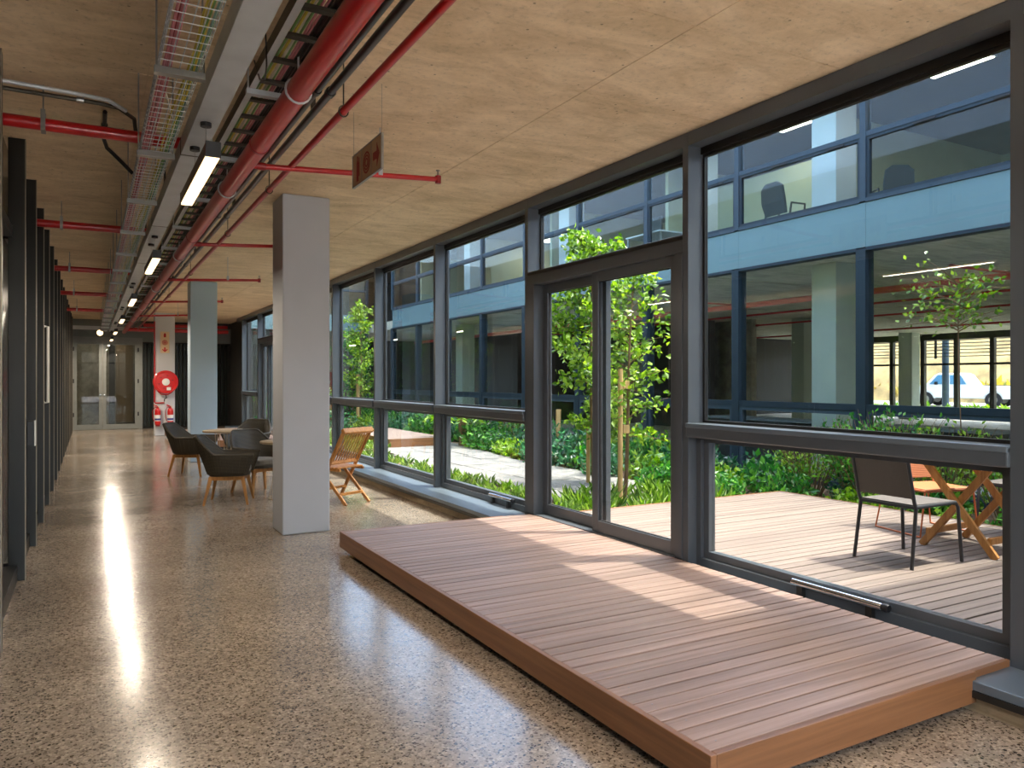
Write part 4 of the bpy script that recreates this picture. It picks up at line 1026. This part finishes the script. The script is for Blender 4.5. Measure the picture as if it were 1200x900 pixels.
for s in (-1, 1):
    MB().tube([(s * 0.24, 0.24, 0.36), (s * 0.30, 0.27, 0.008), (s * 0.30, -0.25, 0.008), (s * 0.25, -0.25, 0.38)], 0.008, 8).build('sled_leg', 'copper_wire', oc_, smooth=True)
    MB().tube([(s * 0.25, -0.26, 0.39), (s * 0.27, 0.20, 0.39), (s * 0.25, 0.34, 0.82)], 0.008, 8).build('side_wire', 'copper_wire', oc_, smooth=True)
MB().tube([(-0.25, 0.34, 0.82), (0.25, 0.34, 0.82)], 0.008, 8).build('top_wire', 'copper_wire', oc_, smooth=True)
MB().box(-0.25, 0.25, -0.25, 0.21, 0.375, 0.405).build('seat', 'cord_orange', oc_, bevel=0.01)
MB().add([(-0.25, 0.215, 0.44), (0.25, 0.215, 0.44), (0.245, 0.335, 0.80), (-0.245, 0.335, 0.80)], [(0, 1, 2, 3)]).build('backrest', 'cord_orange', oc_, solid=0.02)

# offices opposite: swivel chairs, monitor, ceiling panels
def office_chair(label, loc, rz, first=None):
    if first is not None: return dup(first, loc, rz, label, 'office chairs upstairs opposite')
    t = thing('office_chair', label, 'chair', loc, rz, 'office chairs upstairs opposite')
    MB().add([(-0.22, 0.2, 0.55), (0.22, 0.2, 0.55), (0.25, 0.26, 0.75), (0.23, 0.29, 0.98), (0.12, 0.30, 1.06), (-0.12, 0.30, 1.06), (-0.23, 0.29, 0.98), (-0.25, 0.26, 0.75)], [(0, 1, 2, 7), (7, 2, 3, 6), (6, 3, 4, 5)]).build('backrest', 'office_fabric', t, solid=0.05)
    MB().box(-0.24, 0.24, -0.26, 0.2, 0.44, 0.52).build('seat', 'office_fabric', t, bevel=0.02)
    for s in (-1, 1): MB().tube([(s * 0.27, 0.18, 0.50), (s * 0.29, 0.16, 0.70), (s * 0.29, -0.12, 0.70), (s * 0.27, -0.12, 0.50)], 0.018, 8).build('armrest', 'black', t, smooth=True)
    MB().lathe([(0.03, 0.08), (0.025, 0.44)], (0, 0, 0), 10).build('column', 'black', t)
    for k in range(5):
        a = 2 * PI * k / 5; MB().bar((0, 0, 0.09), (0.28 * math.cos(a), 0.28 * math.sin(a), 0.05), 0.04, 0.03).build('foot', 'black', t)
    return t
o0 = office_chair('large dark office chair upstairs beside the white column', (9.95, 8.75, 3.621), math.radians(85))
office_chair('dark rounded office chair upstairs at the right of the white column', (10.1, 6.98, 3.621), math.radians(150), o0).scale = (0.85, 0.85, 0.85)
t = thing('monitor', 'dark monitor on the sill of the upstairs office above the sliding door', 'monitor', (9.75, 11.85, 4.351))
B(-0.03, 0.03, -0.06, 0.06, 0.0, 0.02).build('foot', 'black', t); B(-0.015, 0.015, -0.02, 0.02, 0.02, 0.06).build('stand', 'black', t); B(-0.02, 0.02, -0.25, 0.25, 0.06, 0.34).build('screen', 'office_fabric', t)
t = thing('office_desk', 'pale office desk upstairs carrying the dark monitor', 'desk', (9.45, 11.3, 3.621))
B(0, 0.7, 0, 1.05, 0.70, 0.728).build('desktop', 'white_paint', t)
for x in (0.02, 0.64):
    for y in (0.02, 0.99): B(x, x + 0.04, y, y + 0.04, 0, 0.70).build('leg', 'steel', t)
def ceiling_panel(x, y, z, label, sx=0.3, sy=0.9, group='lit ceiling panels opposite'):
    t = thing('ceiling_panel', label, 'lamp', (x, y, z), 0, group)
    B(-sx, sx, -sy / 2, sy / 2, 0.0, 0.04).build('housing', 'label_white', t); B(-sx + .02, sx - .02, -sy / 2 + .02, sy / 2 - .02, -0.008, -0.0005).build('diffuser', 'panel_glow', t)
ceiling_panel(0.3, 27.5, 3.255, 'added ceiling panel brightening the lobby behind the far glazed doors', 0.3, 0.9, 'added lobby ceiling panel')  # added to brighten the dark far end
ceiling_panel(10.6, 6.4, 5.935, 'lit ceiling panel upstairs opposite, nearest to the right')
ceiling_panel(10.6, 9.2, 5.935, 'lit ceiling panel upstairs opposite left of the white column')
ceiling_panel(13.2, 13.6, 5.935, 'lit ceiling panel deep in the upstairs office by the window post', 0.6, 0.6)
ceiling_panel(12.6, 20.5, 5.935, 'lit ceiling panel upstairs seen beyond the sliding door', 0.4, 1.2)
# red pipes of the opposite ground floor
def xpipe(pts, r, label, mat='red_pipe'):
    t = thing('sprinkler_pipe', label, 'pipe'); MB().tube(pts, r, 10).build('pipe', mat, t, smooth=True)
    for p in (pts[0], pts[-1]): MB().lathe([(r, -0.03), (r * 1.5, -0.03), (r * 1.5, 0.03), (r, 0.03)], p, 10, 'Y').build('flange', 'red_dark', t)
xpipe([(12.0, -4, 3.05), (12.0, 30, 3.05)], 0.06, 'thick red fire pipe under the opposite ground floor ceiling')
xpipe([(14.2, -4, 3.08), (14.2, 23.9, 3.08)], 0.025, 'thin red pipe beyond the thick one under the opposite ceiling')
xpipe([(17.0, -4, 3.08), (17.0, 16, 3.08)], 0.025, 'thin red pipe deep under the opposite ceiling')
xpipe([(22.0, -4, 3.08), (22.0, 23.9, 3.08)], 0.03, 'farthest thin red pipe under the opposite ceiling')
xpipe([(10.6, 6.4, 3.1), (12.0, 6.4, 3.1)], 0.02, 'short red branch pipe near the opposite window head')
xpipe([(10.2, 12.0, 3.1), (12.0, 12.0, 3.1)], 0.02, 'short red branch pipe behind the courtyard tree')
# worktop and boxes inside the opposite low windows
t = thing('low_counter', 'dark low counter behind the opposite low windows', 'counter', (10.9, 6.0, 0))
B(0, 0.6, 0, 5.6, 0.0, 0.74).build('body', 'dark_wall', t); B(-0.03, 0.63, -0.03, 5.63, 0.741, 0.78).build('worktop', 'grey_panel', t)

# sun louvre outside the far windows, and the pickup
lv = thing('sun_louvre', 'horizontal slat sun louvre above the car park windows', 'louvre', (30.2, 0, 0))
for i in range(6): B(0, 0.12, 8, 27, 2.42 + i * 0.13, 2.45 + i * 0.13).build('slat', 'facade_frame', lv)
for i in range(6): B(0.04, 0.10, 9 + i * 3.3, 9.08 + i * 3.3, 2.36, 3.2).build('post', 'frame_dark', lv)
lpost = tag(MB().lathe([(0.18, 0.12), (0.14, 0.14), (0.14, 4.0)], (33.0, 20.2, 0), 14).build('lamp_post', 'facade_frame_light', None, smooth=True), 'round steel post standing outside the car park windows', 'post')
pk = thing('pickup_truck', 'white pickup truck parked outside beyond the opposite building', 'pickup', (39.6, 23.2, 0.121), math.radians(12))
# local: nose towards +y, length 5.2
side = [(-2.6, 0.55), (-2.6, 1.05), (-0.55, 1.08), (-0.15, 1.62), (0.05, 1.72), (0.95, 1.72), (1.15, 1.62), (1.62, 1.12), (2.45, 1.0), (2.58, 0.85), (2.58, 0.45), (-2.5, 0.42)]
MB().prism(side, -0.88, 0.88, 'X').build('body', 'truck_white', pk, bevel=0.05)
for s in (-1, 1):
    MB().prism([(-0.35, 1.14), (-0.08, 1.58), (0.42, 1.62), (0.42, 1.14)], s * 0.886, s * 0.9, 'X').build('side_window', 'truck_glass', pk)
    MB().prism([(0.48, 1.14), (0.48, 1.62), (1.0, 1.62), (1.42, 1.14)], s * 0.886, s * 0.9, 'X').build('side_window', 'truck_glass', pk)
    for y in (-1.55, 1.6):
        wl = MB().lathe([(0.36, -0.12), (0.38, -0.08), (0.38, 0.08), (0.36, 0.12)], (s * 0.82, y, 0.38), 22, 'X').build('wheel', 'tyre', pk, smooth=True)
        MB().lathe([(0.2, -0.13), (0.18, 0.0), (0.2, 0.13)], (s * 0.82, y, 0.38), 16, 'X').build('hubcap', 'steel', wl, smooth=True)
        MB().tube([(s * 0.89, y + 0.45 * math.cos(a), 0.42 + 0.45 * math.sin(a)) for a in [PI * k / 10 for k in range(11)]], 0.035, 6).build('wheel_arch', 'truck_white', pk, smooth=True)
    MB().box(s * 0.9, s * 1.05, 1.0, 1.12, 1.12, 1.27).build('mirror', 'black', pk)
    MB().box(s * 0.55, s * 0.85, 2.56, 2.6, 0.72, 0.86).build('headlight', 'chrome', pk)
MB().add([(-0.76, 1.615, 1.14), (0.76, 1.615, 1.14), (0.68, 1.185, 1.60), (-0.68, 1.185, 1.60)], [(0, 1, 2, 3)]).build('windscreen', 'truck_glass', pk, solid=0.03)
MB().box(-0.9, 0.9, 2.55, 2.68, 0.42, 0.62).build('bumper', 'truck_white', pk); MB().box(-0.5, 0.5, 2.575, 2.6, 0.68, 0.88).build('grille', 'black', pk)
MB().box(-0.78, 0.78, -2.45, -0.65, 1.06, 1.10).build('bed_cover', 'black', pk)

# ================================================================== PLANTS
def leaves(pos, dirs, size, rng, fold=0.25, wid=0.5):
    """one folded two-triangle leaf for each point"""
    n = len(pos); pos = np.asarray(pos); d = np.asarray(dirs, float); d /= np.linalg.norm(d, axis=1)[:, None] + 1e-9
    up = rng.normal(size=(n, 3)); s = np.cross(d, up); s /= np.linalg.norm(s, axis=1)[:, None] + 1e-9; nn = np.cross(s, d)
    L = size * rng.uniform(0.6, 1.25, n)[:, None]
    a = pos; tip = pos + d * L; mid = pos + d * L * 0.45
    l = mid + s * L * wid * 0.5 + nn * L * fold * 0.4; r = mid - s * L * wid * 0.5 + nn * L * fold * 0.4
    v = np.stack([a, l, tip, r], 1).reshape(-1, 3)
    i = np.arange(n) * 4
    f = np.concatenate([np.stack([i, i + 1, i + 2], 1), np.stack([i, i + 2, i + 3], 1)])
    return v, f
def leaf_mesh(name, mat, parts, parent=None):
    V = []; Fs = []; b = 0
    for v, f in parts: V.append(v); Fs.append(f + b); b += len(v)
    V = np.concatenate(V); Fs = np.concatenate(Fs)
    me = bpy.data.meshes.new(name); me.from_pydata(V.tolist(), [], Fs.tolist()); me.update(); me.materials.append(MATS[mat])
    o = bpy.data.objects.new(name, me); C.objects.link(o)
    if parent is not None: o.parent = parent
    return o
def tree(label, loc, H, R, zb, nl, seed, lean=(0, 0), mat='leaf_tree', lsize=0.085, trunk=0.028, taper=1.0):
    rng = np.random.default_rng(seed); t = thing('young_tree', label, 'tree', loc)
    tr_ = [(lean[0] * u + 0.03 * math.sin(u * 5 + seed), lean[1] * u + 0.03 * math.cos(u * 4 + seed), H * 0.95 * u) for u in np.linspace(0, 1, 9)]
    MB().tube(tr_, trunk, 8, r2=0.006).build('trunk', 'bark', t, smooth=True)
    P_, D_ = [], []; nb_ = 46; br = MB()
    for k in range(nb_):
        u = (zb + (H - zb) * (k + 0.5) / nb_ * 0.93) / H; q = u * 8 / 0.95; i0 = min(7, int(q)); fr_ = min(1, q - i0)
        base = np.array(tr_[i0]) * (1 - fr_) + np.array(tr_[i0 + 1]) * fr_
        a = rng.uniform(0, 2 * PI); prof = math.sin(PI * min(1, 0.18 + 0.82 * (k / nb_) ** 0.8)) ** 0.6
        ln = R * (0.55 + 0.6 * rng.random()) * (0.35 + 0.65 * prof) * (1 if taper == 1 else (1 - 0.4 * k / nb_))
        dirv = np.array([math.cos(a), math.sin(a), rng.uniform(0.15, 0.8)])
        pts_ = [base + dirv * ln * s_ + np.array([0, 0, -0.25 * ln * s_ * s_]) for s_ in np.linspace(0, 1, 6)]
        br.tube(pts_, 0.007, 5, r2=0.002)
        m_ = max(4, nl // nb_)
        s_ = rng.uniform(0.15, 1.05, m_)
        p = base + dirv * (ln * s_)[:, None] + np.stack([0 * s_, 0 * s_, -0.25 * ln * s_ * s_], 1) + rng.normal(size=(m_, 3)) * 0.055
        dd = dirv * 0.5 + rng.normal(size=(m_, 3)) * 0.8 + np.array([0, 0, -0.3])
        P_.append(p); D_.append(dd)
    br.build('branches', 'bark', t)
    tag(leaf_mesh('foliage', mat, [leaves(np.concatenate(P_), np.concatenate(D_), lsize, rng, wid=0.62)], t), kind='stuff')
    return t
tree('bushy young tree with dense lime foliage seen through the left door leaf', (6.22, 8.9, -0.03), 3.75, 0.80, 0.62, 4200, 3, lsize=0.095)
tree('slimmer young tree beside the tall stake, behind the right door leaf', (5.78, 7.62, -0.03), 3.1, 0.58, 0.75, 1300, 8, lean=(0.12, -0.1), lsize=0.09)
tree('young tree beside the grey column, far down the courtyard', (7.45, 23.3, -0.03), 4.0, 0.75, 0.9, 2300, 12, lsize=0.11)
tree('thin sparse tree by the opposite facade on the right', (8.35, 4.95, -0.03), 2.72, 0.62, 2.05, 420, 21, lsize=0.07, trunk=0.006)
tree('small leafy tree in the far corner of the courtyard', (8.2, 26.6, -0.03), 3.3, 0.9, 0.3, 1800, 33, mat='leaf_shrub', lsize=0.11)
def stake(x, y, h, label, slats=True, r=0.032):
    t = thing('tree_stake', label, 'stake', (x, y, -0.03))
    MB().tube([(0, 0, 0), (0.005, 0, h)], r, 10).build('post', 'stake', t, smooth=True)
    if slats:
        for z in (0.88, 1.42): MB().box(0.03, 0.12, -0.03, -0.005, z, z + 0.10).build('tie_block', 'stake', t)
stake(5.63, 7.47, 1.66, 'tall round timber tree stake behind the right door leaf')
stake(6.30, 9.12, 0.9, 'short brown stake at the foot of the bushy tree', False, 0.03)
stake(7.30, 23.1, 1.7, 'timber stake holding the far young tree', True, 0.05)
stake(8.0, 12.6, 0.95, 'low timber stake among shrubs behind the bushy tree', False, 0.05)

def shrub_mesh(seed, R, H, n, mat, lsize, stems=True, wid=0.55, kind='dome'):
    rng = np.random.default_rng(seed); nm = 'foliage'; parts = []; st = MB()
    ns = max(8, n // 12)
    for k in range(ns):
        a = rng.uniform(0, 2 * PI); rr = math.sqrt(rng.random())
        if kind == 'arch':
            top = np.array([R * rr * math.cos(a) * 1.2, R * rr * math.sin(a) * 1.2, H * (0.65 + 0.35 * rng.random())])
        else:
            top = np.array([R * rr * math.cos(a), R * rr * math.sin(a), H * (1 - 0.55 * rr * rr) * rng.uniform(0.65, 1.05)])
        b = top * np.array([0.25, 0.25, 0])
        st.tube([tuple(b), tuple(b * 0.5 + top * np.array([0.5, 0.5, 0.6])), tuple(top)], 0.005, 4, r2=0.002)
        m_ = n // ns; s_ = rng.uniform(0.3, 1.0, m_)[:, None]
        p = b + (top - b) * s_ + rng.normal(size=(m_, 3)) * (0.03 if kind == 'arch' else 0.06)
        dd = (top - b) * 0.6 + rng.normal(size=(m_, 3)) * 0.5 + np.array([0, 0, 0.1])
        p[:, 2] = np.maximum(p[:, 2], 0.02)
        parts.append(leaves(p, dd, lsize, rng, wid=wid))
    o = leaf_mesh(nm, mat, parts); tag(o, kind='stuff')
    s = st.build('stems', 'bark', None)
    return o, s
protos = {
    'glossy': shrub_mesh(1, 0.42, 0.52, 520, 'leaf_shrub', 0.12),
    'dark': shrub_mesh(2, 0.48, 0.62, 560, 'leaf_dark', 0.11),
    'lime': shrub_mesh(3, 0.34, 0.36, 420, 'leaf_lime', 0.10),
    'arch': shrub_mesh(4, 0.55, 1.05, 1100, 'leaf_shrub', 0.065, kind='arch'),
    'archlime': shrub_mesh(5, 0.5, 1.0, 900, 'leaf_lime', 0.06, kind='arch'),
}
used = set()
def shrub(kind, x, y, s, label, group):
    t = thing('shrub', label, 'shrub', (x, y, -0.035), rnd.uniform(0, 6), group); t.scale = (s, s, s * rnd.uniform(0.9, 1.1))
    for src_ in protos[kind]:
        if (kind, src_.name) in used: inst(src_, t)
        else: src_.parent = t; used.add((kind, src_.name))
    return t
KL = {'glossy': 'glossy green', 'dark': 'dark green', 'lime': 'lime green', 'arch': 'tall arching green', 'archlime': 'arching lime'}
# bed along the opposite facade, right of the terrace
for i, (k, x, y, s) in enumerate((('glossy', 8.05, 7.35, 1.0), ('glossy', 7.7, 6.75, 0.8), ('dark', 8.6, 7.9, 0.9), ('lime', 7.45, 7.6, 0.9), ('lime', 7.75, 5.85, 0.75), ('lime', 7.55, 5.35, 0.8), ('glossy', 8.1, 5.0, 0.8), ('lime', 7.6, 4.55, 0.7), ('glossy', 7.7, 3.9, 0.7), ('dark', 8.3, 6.3, 0.6))):
    shrub(k, x, y, s, '%s shrub edging the terrace in front of the opposite low windows' % KL[k], '%s shrubs edging the terrace' % KL[k])
for i, (k, x, y, s) in enumerate((('archlime', 8.3, 6.9, 1.0), ('arch', 8.15, 5.75, 1.05), ('archlime', 8.2, 5.1, 1.0), ('arch', 8.4, 6.2, 0.95), ('archlime', 8.3, 4.35, 1.0), ('arch', 8.1, 4.0, 0.8))):
    shrub(k, x, y, s, '%s shrub rising above the window rail near the opposite facade' % KL[k], '%s shrubs rising above the rail' % KL[k])
# big bed beyond the path
bed = []
for i in range(26):
    y = 8.6 + i * 0.62; bed.append((rnd.choice(('glossy', 'dark', 'glossy', 'lime')), 7.5 + rnd.uniform(-0.15, 0.25) - (0.3 if 9.5 < y < 14 else 0.0), y, rnd.uniform(0.85, 1.15)))
    bed.append((rnd.choice(('dark', 'glossy', 'dark')), 8.4 + rnd.uniform(-0.25, 0.1), y + 0.3, rnd.uniform(0.95, 1.15)))
for k, x, y, s in bed:
    if 15.5 < y < 20 and x < 7.6: x += 0.5
    if abs(y - 16.2) < 0.6 and abs(x - 7.6) < 0.6: continue
    shrub(k, x, y, s, '%s shrub in the long bed between stone path and opposite facade' % KL[k], '%s shrubs in the long bed' % KL[k])
# shrubs round the trees
for k, x, y, s in (('glossy', 6.9, 8.3, 0.7), ('lime', 6.6, 7.3, 0.7), ('glossy', 7.2, 8.0, 0.9), ('lime', 6.35, 6.95, 0.55), ('glossy', 6.9, 7.1, 0.75), ('lime', 5.2, 7.2, 0.5)):
    shrub(k, x, y, s, '%s shrub at the foot of the young trees beside the terrace end' % KL[k], '%s shrubs by the young trees' % KL[k])
for k, x, y, s in (('arch', 4.7, 22.2, 1.0), ('glossy', 5.2, 20.4, 1.1), ('dark', 6.2, 21.8, 1.3), ('arch', 6.8, 25.0, 1.4), ('dark', 5.4, 24.2, 1.4), ('dark', 5.6, 26.2, 1.3), ('dark', 7.2, 27.0, 1.6)):
    shrub(k, x, y, s, '%s shrub at the far end of the courtyard beyond the platform' % KL[k], '%s shrubs at the far end' % KL[k])
for nm_, (a_, b_) in protos.items():
    pass
# low leafy edging under the windows and grass tufts
def edging(name, label, regs, n, mat, lsize, seed, cat, h=0.22, wid=0.3):
    rng = np.random.default_rng(seed); P_, D_ = [], []
    for (x0, x1, y0, y1) in regs:
        m_ = int(n * (x1 - x0) * (y1 - y0))
        c = np.stack([rng.uniform(x0, x1, m_ // 14 + 1), rng.uniform(y0, y1, m_ // 14 + 1)], 1)
        for q in c:
            hh = h * rng.uniform(0.5, 1.2); k = 14
            a = rng.uniform(0, 2 * PI, k)
            p = np.stack([q[0] + 0.05 * np.cos(a), q[1] + 0.05 * np.sin(a), np.full(k, -0.03) + rng.uniform(0, hh * 0.5, k)], 1)
            P_.append(p); D_.append(np.stack([np.cos(a) * 0.6, np.sin(a) * 0.6, rng.uniform(0.4, 1.3, k)], 1))
    o = leaf_mesh(name, mat, [leaves(np.concatenate(P_), np.concatenate(D_), lsize, rng, wid=wid)])
    return tag(o, label, cat, None, 'stuff')
edging('edging_plants', 'low leafy edging plants between the windows and the stone path', [(4.35, 4.95, 6.7, 15.5), (4.35, 5.6, 15.5, 21)], 420, 'grass', 0.12, 5, 'plants', wid=0.4)
edging('grass', 'strappy grass tufts round the trees at the terrace end', [(4.9, 6.6, 6.55, 7.85), (5.95, 6.4, 7.85, 8.0)], 330, 'grass', 0.22, 6, 'grass', wid=0.16)
edging('edging_plants', 'dry low plants on the car park edge outside the far windows', [(29.8, 31.0, 9, 24)], 70, 'leaf_lime', 0.42, 9, 'plants', h=0.5)
edging('scrub', 'dry scrub growing on the sandy hillside', [(46.5, 49, 0, 50)], 14, 'leaf_dry', 1.1, 10, 'plants', h=1.4, wid=0.5)
edging('leaf_litter', 'dry fallen leaves on the soil around the shrubs', [(4.2, 5.0, 6.6, 14), (6.9, 9.0, 4, 14)], 40, 'leaf_dry', 0.05, 11, 'leaves', h=0.02, wid=0.5)
# tree fern
tf = thing('tree_fern', 'small tree fern with a golden trunk among the shrubs', 'fern', (7.35, 15.6, -0.03))
MB().lathe([(0.09, 0.0), (0.075, 0.3), (0.10, 0.55), (0.16, 0.85), (0.10, 0.9)], (0, 0, 0), 10).build('trunk', 'bark', tf, smooth=True)
rng = np.random.default_rng(77); parts = []
for k in range(13):
    a = 2 * PI * k / 13 + rng.uniform(-.2, .2); ln = rng.uniform(0.7, 1.0)
    s_ = np.linspace(0.08, 1, 26); px = np.stack([np.cos(a) * ln * s_, np.sin(a) * ln * s_, 0.85 + 0.55 * s_ - 0.75 * s_ ** 2], 1)
    tg = np.gradient(px, axis=0); sd = np.array([-math.sin(a), math.cos(a), 0])
    for sg_ in (-1, 1): parts.append(leaves(px, sd * sg_ + tg * 6 + np.array([0, 0, -0.2]), 0.17 * (1), rng, wid=0.28))
    leaf_mesh('frond', 'leaf_lime', parts, tf); parts = []
